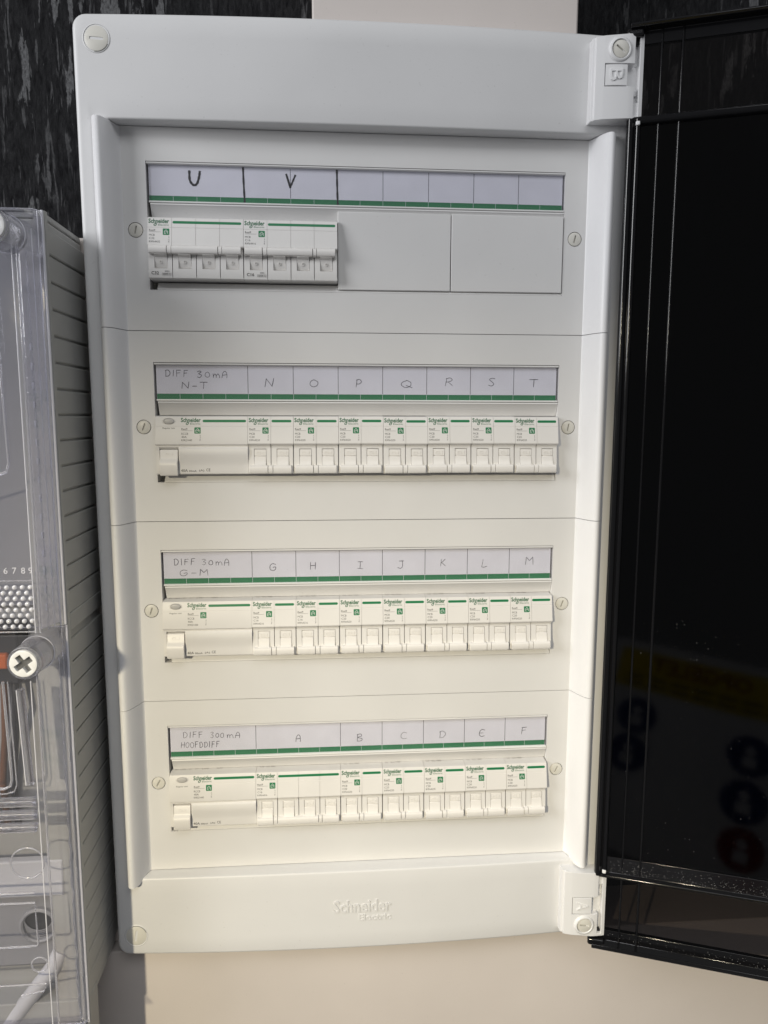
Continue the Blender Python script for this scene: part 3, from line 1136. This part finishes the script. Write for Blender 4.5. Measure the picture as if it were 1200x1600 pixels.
def add_print(root, du, lines, icon_u):
    logo_mesh(du).build('logo', M_GREENLOGO, root, local=True, smooth=0, weld=False)
    q = MB()
    hf = lambda u, v: fh(v) + 0.05
    add_text(q, lines[0], du + 1.2, -2.2, 4.6, 1.5, hf, 0.01)
    q.ribbon([(du + 1.1, -2.75), (du + 5.5, -2.75), (du + 9.8, -2.75)], 0.16, hf)
    add_text(q, lines[1], du + 1.2, -5.9, 4.2 if len(lines[1]) < 4 else 5.2, 1.6, hf, 0.0)
    add_text(q, lines[2], du + 1.2, -8.4, 4.0, 1.6, hf, 0.0)
    add_text(q, lines[3], du + 1.2, -10.9, 8.2, 1.5, hf, 0.0)
    add_text(q, 'life is on', icon_u + 4.9, -10.6, 4.6, 0.9, hf, 0.0, rot=math.pi / 2)
    q.build('printed_text', M_INK, root, local=True, smooth=0, weld=False)
    a, b = icon_mesh(icon_u, -5.0, 4.9)
    ic = a.build('house_mark', M_GREEN, root, local=True, smooth=0)
    b.build('house_lines', M_WHITECAP, ic, local=True, smooth=0, weld=False)


def top_print(root, us):
    q = MB()
    for u, t, wdt in us:
        add_text(q, t, u, 0, wdt, 1.4, lambda a, b: 0, 0.0)
    # stand the print on the sloping top
    q.v = [(u, 9.2 - (13.5 - 10.0 + v * 3.2) / 15.1 * 0.3 + 0.12 - 0.02 * v, -9.5 + v * 3.4) for u, v, h in q.v]
    q.build('top_marking', M_FAINT, root, local=True, smooth=0, weld=False)


TOGGLE_DOWN = [(-17.3, 0.8), (-17.5, 3.9), (-17.9, 4.3), (-22.6, 4.7), (-23.0, 4.0), (-23.3, 5.1), (-26.0, 5.7), (-29.0, 6.6), (-30.6, 8.0), (-31.6, 7.6), (-31.6, 0.8)]
TOGGLE_UP = [(-18.6, 0.8), (-18.4, 7.4), (-19.4, 8.0), (-20.4, 6.4), (-21.0, 5.4), (-24.0, 4.7), (-28.4, 4.2), (-29.0, 3.7), (-29.2, 0.8)]
BAR_DOWN = [(-30.0, 5.2), (-30.2, 8.1), (-30.8, 8.9), (-32.0, 9.3), (-35.2, 9.2), (-36.4, 8.6), (-36.9, 7.4), (-36.9, 5.0)]
BAR_UP = [(-12.9, 5.0), (-13.1, 7.8), (-13.8, 8.8), (-15.0, 9.3), (-17.6, 9.3), (-18.6, 8.7), (-19.1, 7.4), (-19.1, 4.0)]


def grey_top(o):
    """the sloping top of these breakers gets a greyer colour"""
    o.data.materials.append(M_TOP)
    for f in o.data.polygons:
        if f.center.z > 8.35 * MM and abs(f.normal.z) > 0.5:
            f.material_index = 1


def make_breaker(poles, up, lines, bottom=None):
    """modular circuit breaker; left edge at u=0 on the row line"""
    root = bpy.data.objects.new('circuit_breaker', None)
    COL.objects.link(root)
    root.empty_display_size = 0.01
    W = 18.0 * poles - 0.22
    cols = []
    pv = (-19.0, -29.6) if up else (-17.0, -30.2)
    for p in range(poles):
        u0 = 18.0 * p
        u1 = min(18.0 * (p + 1), W)
        a = u0 + (0.14 if p else 0.0)
        cols.append((a, u0 + 4.4, dev_profile('plain', pv)))
        cols.append((u0 + 4.4, u0 + 14.2, dev_profile('pocket', pv)))
        e = u1 - (0.42 if p < poles - 1 else 0.5)
        cols.append((u0 + 14.2, e, dev_profile('plain', pv)))
        if p < poles - 1:
            cols.append((e, u1 - 0.14, dev_profile('edge', pv)))
            cols.append((u1 - 0.14, u1 + 0.14, dev_profile('seam', pv)))
        else:
            cols.append((e, u1, dev_profile('edge', pv)))
    m = MB().columns(cols)
    bd = m.build('body', M_DEV, root, local=True, smooth=30)
    grey_top(bd)
    for p in range(poles):
        u0 = 18.0 * p
        k = MB().prism_u(TOGGLE_UP if up else TOGGLE_DOWN, u0 + 4.68, u0 + 13.92)
        tg = k.build('toggle', M_TOG, root, local=True, smooth=35, bevel=0.18)
        k = MB()
        if up:
            add_text(k, 'O', u0 + 9.2, -24.6, 2.0, 2.6, lambda a, b: 4.85 + (b + 25) * 0.1, 0.0, centre=True, depth=0.3)
        else:
            add_text(k, 'O-I', u0 + 9.2, -20.4, 5.6, 2.5, lambda a, b: 4.5, 0.0, centre=True, depth=0.3)
        k.build('mark', M_TOG, tg, local=True, smooth=0, weld=False)
    cuts = [(1.1, 15.4), (15.8, 19.3), (19.7, W - 1.7)] if poles == 2 else [(0.9, 14.2), (14.6, 17.7), (18.1, 52.6), (53.0, 55.6), (56.0, W - 1.7)]
    for a, b in cuts:
        lk = (b - a) < 5
        pr = BAR_UP if up else BAR_DOWN
        if lk:
            pr = [(v, h - 0.35 if h > 6 else h) for v, h in pr]
        MB().prism_u(pr, a, b).build('tie_bar', M_TOG, root, local=True, smooth=35, bevel=0.15)
    k = MB()
    u = 18.4
    nn = [(x0, x1) for x0, x1 in [(18.6, W - 1.4)]]
    for x0, x1 in nn:
        pts = []
        for cu, a0 in ((x1 - 1, -90), (x0 + 1, 90)):
            for i in range(7):
                a = math.radians(a0 + 30 * i)
                pts.append((cu + math.cos(a), 4.9 + math.sin(a)))
        k.poly([(a, b, fh(b) + 0.05) for a, b in pts])
    k.build('green_stripe', M_GREEN, root, local=True, smooth=0)
    add_print(root, 0, lines, 11.4)
    top_print(root, [(2.5, 'CE   IEC', 8.5), (11.8, '60898', 4.0)] if poles == 2 else [(2.5, 'CE  ||||', 8.5), (11.8, '400V', 4.0)])
    if bottom:
        q = MB()
        hf = lambda a, b: 6.12
        add_text(q, bottom, 2.0, -34.2, 5.6, 2.3, hf, 0.01)
        add_text(q, '400V~', 12.0, -32.2, 4.0, 1.1, hf, 0.0)
        for (a, b, c, e) in ((10.0, 16.8, -34.6, -34.45), (10.0, 16.8, -33.15, -33.0), (10.0, 10.15, -34.6, -33.0), (16.65, 16.8, -34.6, -33.0)):
            q.poly([(a, c, 6.12), (b, c, 6.12), (b, e, 6.12), (a, e, 6.12)])
        add_text(q, '6000 3', 10.8, -34.2, 5.2, 0.9, hf, 0.0)
        q.build('rating_print', M_INK, root, local=True, smooth=0, weld=False)
    return root


def make_rccb(text40):
    root = bpy.data.objects.new('residual_current_breaker', None)
    COL.objects.link(root)
    root.empty_display_size = 0.01
    W = 71.8
    cols = [(0, 2.6, rccb_profile('rim')), (2.6, 17.4, rccb_profile('pocket')), (17.4, 18.2, rccb_profile('rim')), (18.2, W, rccb_profile('plain'))]
    grey_top(MB().columns(cols).build('body', M_DEV, root, local=True, smooth=30))
    hand = [(-17.4, 1.0), (-17.6, 5.2), (-18.4, 5.8), (-24.0, 6.4), (-25.4, 7.0), (-26.4, 8.6), (-27.6, 9.4), (-30.0, 9.6), (-36.0, 8.8), (-37.9, 8.0), (-38.3, 6.8), (-37.0, 4.0), (-36.0, 1.0)]
    tg = MB().prism_u(hand, 3.1, 16.9).build('toggle', M_TOG, root, local=True, smooth=35, bevel=0.3)
    k = MB()
    add_text(k, 'O-I', 10.0, -21.6, 6.0, 2.6, lambda a, b: 6.1, 0.0, centre=True, depth=0.2)
    k.build('mark', M_TOG, tg, local=True, smooth=0, weld=False)
    k = MB()
    k.lathe(10.4, 4.6, [(0, 5.0), (0.6, 4.98), (0.86, 4.8), (0.97, 4.5), (1.0, 3.2)], 32, 4.3, 2.3)
    k.build('test_button', M_TESTBTN, root, local=True, smooth=60)
    k = MB()
    k.lathe(10.4, 4.6, [(1.06, 3.2), (1.06, 3.95), (1.14, 4.05), (1.2, 3.9), (1.2, 3.2)], 32, 4.3, 2.3)
    k.build('button_collar', M_DEV, root, local=True, smooth=60)
    k = MB()
    hf = lambda u, v: fh(v) + 0.05
    pts = []
    for cu, a0 in ((70.6 - 1, -90), (36.6 + 1, 90)):
        for i in range(7):
            a = math.radians(a0 + 30 * i)
            pts.append((cu + math.cos(a), 4.9 + math.sin(a)))
    k.poly([(a, b, fh(b) + 0.05) for a, b in pts])
    k.build('green_stripe', M_GREEN, root, local=True, smooth=0)
    k = MB()
    add_text(k, 'Regular test', 5.6, -1.6, 9.6, 1.5, hf, 0.0)
    k.build('button_text', M_INK, root, local=True, smooth=0, weld=False)
    add_print(root, 19.0, ['Resi9', 'RCCB', '40A', 'R9R21440'], 30.2)
    top_print(root, [(3, 'IEC 61008-1 EN', 14.0), (20, 'I>  500', 11.0), (38, 'KEMA', 5.0)])
    q = MB()
    hb = lambda u, v: 5.42
    add_text(q, '40A', 18.9, -35.2, 5.2, 2.1, hb, 0.0)
    add_text(q, text40, 25.0, -35.2, 6.0, 1.4, hb, 0.0)
    add_text(q, '(A)', 33.0, -35.2, 4.0, 1.9, hb, 0.0)
    add_text(q, 'CE', 38.6, -34.8, 3.2, 2.2, hb, 0.0)
    q.build('rating_print', M_INK, root, local=True, smooth=0, weld=False)
    return root


def copy_tree(o, parent=None):
    c = o.copy()
    COL.objects.link(c)
    c.parent = parent
    for ch in list(o.children):
        copy_tree(ch, c)
    return c


U0 = -161.9


def put(o, u, row, label, cat, group, jig=True):
    rnd = random.Random(int(u * 7 + row * 131))
    o.location = P(U0 + u, ROWV[row] + rnd.uniform(-.18, .18), 1.2 + rnd.uniform(-.25, .25))
    tag(o, label, cat, group)


G2, G4, GR = 'two-pole breakers in the board', 'four-pole breakers in the board', 'residual current breakers in the board'
a = make_breaker(4, True, ['Resi9', 'MCB', 'C32', 'R9F64432'], 'C32')
put(a, 0, 0, 'four-pole breaker marked C32 under the marker letter U', 'breaker', G4)
a = make_breaker(4, True, ['Resi9', 'MCB', 'C16', 'R9F64416'], 'C16')
put(a, 72, 0, 'four-pole breaker marked C16 under the marker letter V beside the blank cover', 'breaker', G4)
a = make_breaker(4, False, ['Resi9', 'MCB', 'C16', 'R9F64416'])
put(a, 72, 3, 'four-pole breaker with long green stripe under the handwritten letter A', 'breaker', G4)
rc = make_rccb('30mA')
put(rc, 0, 1, 'wide residual current breaker with test button under DIFF 30 mA N-T', 'breaker', GR)
put(copy_tree(rc), 0, 2, 'wide residual current breaker with test button under DIFF 30 mA G-M', 'breaker', GR)
put(make_rccb('300mA'), 0, 3, 'wide residual current breaker with test button under DIFF 300 mA HOOFDDIFF', 'breaker', GR)
c20 = make_breaker(2, False, ['Resi9', 'MCB', 'C20', 'R9F64220'])
c16 = make_breaker(2, False, ['Resi9', 'MCB', 'C16', 'R9F64216'])
first = {'C20': c20, 'C16': c16}
used = set()
for row, start, letters in ((1, 72, 'NOPQRST'), (2, 72, 'GHIJKLM'), (3, 144, 'BCDEF')):
    for i, L in enumerate(letters):
        kind = 'C16' if L in 'GH' else 'C20'
        o = first[kind] if kind not in used else copy_tree(first[kind])
        used.add(kind)
        put(o, start + 36 * i, row, 'two-pole white breaker directly under the handwritten letter ' + L, 'breaker', G2)

MBX_SCALE = 0.96
# ------------------------------------------------------------------ grey meter box with clear covers, at the left edge
mbx = thing('meter_box', 'grey ribbed meter box with clear plastic covers left of the white board', 'meter box', -330, -625, -39)
k = MB()
k.prism_v([(-620, -39), (-226.2, -39), (-226.2, 36), (-228, 40), (-250, 40), (-250, 20), (-620, 20)], -624, -3)
body = k.build('box_body', M_BOX, mbx, smooth=30, bevel=2.0)
# chamfered top and front flange
k = MB()
k.prism_u([(-3.2, -39), (2.0, -39), (2.0, 34), (0.5, 39), (-3.2, 41)], -620, -226.2)
k.build('top_flange', M_BOX, body, smooth=30, bevel=1.5)
k = MB()
k.prism_v([(-231, 38), (-224.2, 38), (-223.2, 39), (-223.2, 43.5), (-224.2, 44.4), (-231, 44.4)], -800, 1.0)
k.build('front_flange', M_BOX, body, smooth=30)  # lower end runs on out of view, lengthened only for its shadow
MB().box(-620, -223.7, -800, -612, 22, 43).build('shadow_slab', M_BOX, body, bevel=1.0)  # unseen slab added below the box to carry its cast shadow down
pitch = 18.9
rib_me = None
v = -8.5
i = 0
while v > -606:
    if not (-305 < v < -286):
        if rib_me is None:
            k = MB()
            t = pitch - 1.5
            k.prism_u([(-t / 2, 0), (t / 2, 0), (t / 2, 1.3), (t / 2 - 0.9, 1.9), (-t / 2 + 0.9, 2.1), (-t / 2, 1.5)], -39, 37.5)
            # ribs lie on the side face: run along h, stand out along u
            k.v = [(-226.4 + c, b, a) for a, b, c in k.v]
            rib_me = k.mesh('rib', M_BOX, smooth=20)
        o = link('rib', rib_me, body)
        o.location = o.location + P(0, v - pitch / 2, 0)
    v -= pitch
    i += 1
k = MB().box(-226.6, -223.6, -304.5, -291.0, -39, 37.5)
k.build('joint_collar', M_BOX, body, bevel=0.8)

# interior seen through the covers
MB().box(-620, -241, -288, -8, 20, 24).build('inner_plate', M_BOXIN, mbx, bevel=1)
MB().box(-620, -236, -622, -296, 14, 18).build('inner_floor', M_BOXIN, mbx, bevel=1)
MB().box(-330, -262.5, -345, -298, 18.2, 40).build('switch_block', M_BLACKPART, mbx, bevel=2)
MB().box(-330, -268.5, -331, -319, 40.2, 46).build('terminal_cover', M_ORANGE, mbx, bevel=1.5)
for n_, (uu, mt) in enumerate(((-269, M_BLACKPART), (-277, M_COPPER), (-284, M_BOXIN))):
    k = MB().tube([(uu, -346, 34), (uu + 1, -365, 38), (uu - 4, -392, 30), (uu - 10, -430, 26), (uu - 10, -470, 22)], 2.6, 10)
    k.build('wire', mt, mbx, smooth=60)
k = MB()
k.box(-330, -246, -590, -512, 18.2, 30)
gl = k.build('gland_plate', M_BOXIN, mbx, bevel=3)
k = MB().lathe(-264, -552, [(15.5, 30.2), (15.5, 33), (13.5, 34), (12.2, 33), (12.2, 30.4), (11.4, 29), (11.4, 27), (10.8, 26), (10.6, 24)], 36)
k.build('gland_ring', M_BOXIN, gl, smooth=40)
k = MB().lathe(-264, -552, [(0, 30.15), (12.2, 30.15)], 36)
k.build('gland_hole', M_BLACKPART, gl, smooth=0)
for kk in range(5):
    k = MB().tube([(-264 + 11.6 * math.cos(a), -552 + 11.6 * math.sin(a) - kk * 0.6, 30.6 + kk * 0.4) for a in [math.pi * (1.05 + 0.9 * j / 14) for j in range(15)]], 0.5, 6)
    k.v = [(a, b + kk * 2.4, c) for a, b, c in k.v]
    k.build('thread', M_BOXIN, gl, smooth=60)


MB().box(-620, -239, -521, -490, 33, 41).build('cross_bracket', M_PALE, mbx, bevel=1.5)
k = MB().tube([(-306, -655, 36), (-278, -618, 40), (-252, -584, 40), (-246, -572, 36)], 6.5, 14)
k.build('conduit', M_PALE, mbx, smooth=60)


def bosses(parent, v, ang, cu=-238.5):
    b = MB()
    b.lathe(cu, v, [(14.6, 46), (14.2, 50), (12.6, 52), (12.2, 64), (12.0, 65), (11.6, 87), (11.0, 88.4), (10.3, 88.4), (10.1, 86.5), (0, 86.0)], 48)
    bo = b.build('screw_boss', M_PCBOSS, parent, smooth=50)
    e = MB().tube([(cu + 12.5 * math.cos(a), v + 12.5 * math.sin(a), 64.5) for a in [2 * math.pi * j / 36 for j in range(37)]], 0.35, 6)
    e.build('boss_line', M_PCEDGE, bo, smooth=60)
    # white cap screw with a real cross recess
    c, s = math.cos(ang), math.sin(ang)
    arm, hw = 6.6, 2.1
    out = [(hw, hw), (hw, arm), (-hw, arm), (-hw, hw), (-arm, hw), (-arm, -hw), (-hw, -hw), (-hw, -arm), (hw, -arm), (hw, -hw), (arm, -hw), (arm, hw)]
    out = [(cu + x * c - y * s, v + x * s + y * c) for x, y in out]
    # rim points radially outside each cross point
    N = 48
    m = MB()
    cross = []
    nseg = 8
    L = len(out)
    for i_ in range(L):
        p, q = out[i_], out[(i_ + 1) % L]
        for t in range(4):
            cross.append((p[0] + (q[0] - p[0]) * t / 4, p[1] + (q[1] - p[1]) * t / 4))
    rim = []
    for x, y in cross:
        a_ = math.atan2(y - v, x - cu)
        rim.append((math.cos(a_), math.sin(a_)))
    rows = [[(x, y, 85.0) for x, y in cross], [(x, y, 88.6) for x, y in cross]]
    for rr, hh in ((8.6, 89.0), (9.3, 88.8), (9.7, 88.0), (9.8, 85)):
        rows.append([(cu + a_ * rr, v + b_ * rr, hh) for a_, b_ in rim])
    ii = [[m.pt(p) for p in r_] for r_ in rows]
    for a_, b_ in zip(ii[:-1], ii[1:]):
        for t in range(len(cross)):
            t2 = (t + 1) % len(cross)
            m.f.append([a_[t], a_[t2], b_[t2], b_[t]])
    cap = m.build('cap_screw', M_WHITECAP, parent, smooth=40)
    q = MB()
    q.lathe(cu, v, [(0, 85.1), (8.0, 85.1)], 24)
    q.build('cross_recess', M_CROSS, cap, smooth=0)


def rod(parent, pts, r=0.8, name='edge_bead', mat=None, n=8):
    return MB().tube(pts, r, n).build(name, mat or (M_PCROD if r > 0.48 else M_PCEDGE), parent, smooth=60)


# upper cover
up = MB()
up.prism_v([(-620, 69), (-233, 69), (-227, 49), (-224.4, 48.6), (-224.4, 45.4), (-229.5, 45.4), (-235, 65.8), (-620, 65.8)], -293.5, -4)
upc = up.build('upper_cover', M_PC, mbx, smooth=30)
MB().prism_u([(-4.2, 45.4), (0.6, 45.4), (0.6, 48.6), (-1.0, 50), (-5, 69), (-7, 69)], -620, -227).build('top_wall', M_PC, upc, smooth=30)
rod(upc, [(-223.8, 0.3, 47), (-223.8, -296, 47)], 0.9, mat=M_PCEDGE)
rod(upc, [(-226.2, -1.0, 49.4), (-226.2, -296, 49.4)], 0.45)
rod(upc, [(-228.6, -14, 55), (-228.6, -296, 55)], 0.35)
rod(upc, [(-230.4, -30, 61.5), (-230.4, -296, 61.5)], 0.5)
rod(upc, [(-233.2, -28, 69.2), (-233.2, -296, 69.2)], 0.9)
rod(upc, [(-236.6, -28, 69.4), (-236.6, -296, 69.4)], 0.45)
rod(upc, [(-620, 0.6, 48), (-230, 0.6, 48), (-225.6, -0.4, 47.6), (-224, -4, 47)], 0.8)
for j in range(15):
    vv = -92 - 13.2 * j
    MB().box(-231.6, -230.2, vv - 4.6, vv, 60, 62.6).build('rack_tooth', M_PCEDGE, upc, bevel=0.3)
# moulded window outline on the pane
rod(upc, [(-250.5, -40, 69.6), (-247.6, -174, 69.6), (-249.6, -180.5, 69.6), (-300, -196, 69.6)], 0.9, 'moulded_line')
k = MB()
for t, uu in (('4', -268), ('5', -262), ('6', -256), ('7', -250), ('8', -244), ('9', -239)):
    add_text(k, t, uu, -252.5, 2.8, 4.4, lambda a, b: 69.1, 0.0, depth=0.4)
k.build('embossed_digits', M_PCEDGE, upc, smooth=0, weld=False)
# studded grip field
k = MB()
for jr in range(8):
    for jc in range(12):
        uu = -238.5 - 5.4 * jc - (2.7 if jr % 2 else 0)
        vv = -262.5 - 4.1 * jr
        k.lathe(uu, vv, [(1.75, 69.05), (1.6, 69.9), (1.0, 70.5), (0, 70.7)], 10)
tag(k.build('grip_studs', M_PCEDGE, upc, smooth=60), kind='stuff')
rod(upc, [(-620, -257.6, 69.4), (-236.5, -257.6, 69.4)], 0.55, 'moulded_line')
rod(upc, [(-620, -295.0, 69.4), (-236.5, -295.0, 69.4)], 0.6, 'moulded_line')
bosses(upc, -20.1, math.radians(3), -241.5)

MB().prism_v([(-232.4, 69.2), (-226.4, 49.6), (-225.6, 49.8), (-231.6, 69.4)], -293, -30).build('side_sheen', M_PCSHEEN, upc, smooth=0)  # extra sheet over the cover's side, its white haze painting in reflected light
# lower cover
lo = MB()
lo.prism_v([(-620, 74), (-235.5, 74), (-228.5, 50), (-223.6, 49.4), (-223.6, 45.6), (-231, 45.6), (-238, 70.6), (-620, 70.6)], -623, -297)
loc = lo.build('lower_cover', M_PC, mbx, smooth=30)
MB().prism_u([(-623.5, 45.6), (-628, 45.6), (-628, 49), (-626.5, 50.5), (-622, 74), (-620, 74)], -620, -227).build('bottom_wall', M_PC, loc, smooth=30)
rod(loc, [(-223.3, -297, 46.8), (-223.3, -628, 46.8)], 0.8, mat=M_PCEDGE)
rod(loc, [(-225.6, -297, 50.2), (-225.6, -627, 50.2)], 0.5)
wav = [(-228.4 + 0.5 * math.sin(j * 1.9) + 0.3 * math.sin(j * 0.7), -318 - 5.2 * j, 51.8) for j in range(58)]
rod(loc, wav, 0.55)
rod(loc, [(-235.7, -310, 74.2), (-235.7, -622, 74.2)], 0.75)
rod(loc, [(-240.2, -330, 74.4), (-240.2, -622, 74.4)], 0.4)
rod(loc, [(-620, -297.2, 50), (-224, -297.2, 50)], 0.5)
rod(loc, [(-620, -628, 48), (-227, -628, 48), (-223.6, -625.5, 47.6)], 0.9)
# window frame mouldings
rod(loc, [(-259.5, -330, 74.4), (-257.8, -404, 74.4), (-259.2, -409, 74.4), (-263, -411, 74.4), (-620, -411, 74.4)], 1.0, 'moulded_line')
rod(loc, [(-256.2, -330, 74.4), (-254.6, -408, 74.4), (-256.5, -413.2, 74.4), (-262, -415, 74.4), (-620, -415, 74.4)], 0.5, 'moulded_line')


def slot_tube(pts, r, nm='moulded_slot'):
    t = MB()
    t.tube(pts, r, 12)
    o_ = t.build(nm, M_PCBOSS, loc, smooth=60)
    return o_


slot_tube([(-247.8, -336, 74.2), (-245.4, -408, 74.2)], 2.9)
rod(loc, [(-249.8, -336, 76.2), (-247.4, -408, 76.2)], 0.4, 'slot_line')
for vv in (-421.5, -431.5, -441.5):
    slot_tube([(-620, vv, 74.4), (-243.0, vv, 74.4)], 3.6, 'grip_rib')
    rod(loc, [(-620, vv + 1.6, 77.4), (-243, vv + 1.6, 77.4)], 0.5, 'rib_line')
    rod(loc, [(-620, vv - 2.4, 76.8), (-243, vv - 2.4, 76.8)], 0.5, 'rib_line')
for (cu, cv, r_) in ((-251, -470, 12), (-247, -553, 6)):
    k = MB().tube([(cu + r_ * math.cos(a), cv + r_ * math.sin(a), 74.2) for a in [2 * math.pi * j / 30 for j in range(31)]], 0.6, 6)
    k.build('moulded_ring', M_PCROD, loc, smooth=60)
rod(loc, [(-620, -494, 74.3), (-247.4, -494, 74.3)], 0.9, 'moulded_line')
rod(loc, [(-620, -502, 74.3), (-247.6, -502, 74.3), (-247.0, -535, 74.3), (-248.2, -537.5, 74.3), (-620, -540, 74.3)], 0.8, 'moulded_line')
rod(loc, [(-620, -573, 74.3), (-243, -569, 74.3), (-245, -575, 74.3), (-262, -578, 74.3)], 0.7, 'moulded_line')
bosses(loc, -312.3, math.radians(34))

# overall size and place of the meter box
mbx.scale = (MBX_SCALE,) * 3
mbx.location = P(-317.8, -605.7, -14.1)

# ------------------------------------------------------------------ warning sheet that the smoked door mirrors
M_YELLOW = plastic('sign_yellow', (0.55, 0.42, 0.012), 0.5, 0.0, 0.05)
M_BLUE = plastic('sign_blue', (0.006, 0.025, 0.14), 0.5, 0.0, 0.05)
M_RED = plastic('sign_red', (0.17, 0.01, 0.01), 0.5, 0.0, 0.05)
M_SIGNWHITE = plastic('sign_white', (0.55, 0.56, 0.60), 0.5, 0.0, 0.05)
sign = thing('warning_sign', 'white warning sheet with yellow OPGELET band mirrored in the open smoked door', 'sign', 103, -753, 855)


def SG(x, y, o):
    return (103 + 0.995 * x + 0.0995 * o, -753 - 0.0704 * x - 0.7071 * y + 0.7036 * o, 855 + 0.0704 * x - 0.7071 * y - 0.7036 * o)


MB().box(-185, 200, -178, 250, -4, 0).build('sheet', M_SIGNWHITE, sign, tf=SG, smooth=0)
yb = MB().box(-160, 200, -158, -70, 0.1, 0.5).build('yellow_band', M_YELLOW, sign, tf=SG, smooth=0)
k = MB()
add_text(k, 'OPGELET', 0, 0, 190, 34, lambda a, b: 0.7, 0.02)
k.v = [(95 - a, -115 - b, c) for a, b, c in k.v]
k.build('sign_lettering', M_RED, yb, tf=SG, smooth=0, weld=False)
k = MB()
for yy in (-102, -86):
    for xx in range(-140, 150, 44):
        k.box(xx, xx + 36, yy, yy + 7, 0.5, 0.7)
k.build('small_print', M_INK, yb, tf=SG, smooth=0)
for (x, y, r_, mt) in ((-100, -14, 38, M_BLUE), (-100, 66, 38, M_BLUE), (110, 6, 40, M_BLUE), (112, 92, 40, M_BLUE), (120, 175, 38, M_RED)):
    k = MB().lathe(x, y, [(0, 0.5), (r_, 0.5), (r_, 0.0)], 40)
    pc = k.build('pictogram', mt, sign, tf=SG, smooth=0)
    k = MB().lathe(x, y - 10, [(0, 0.9), (9, 0.9), (9, 0.4)], 20)
    k.box(x - 12, x + 12, y + 2, y + 22, 0.4, 0.9)
    k.build('figure', M_SIGNWHITE, pc, tf=SG, smooth=0)
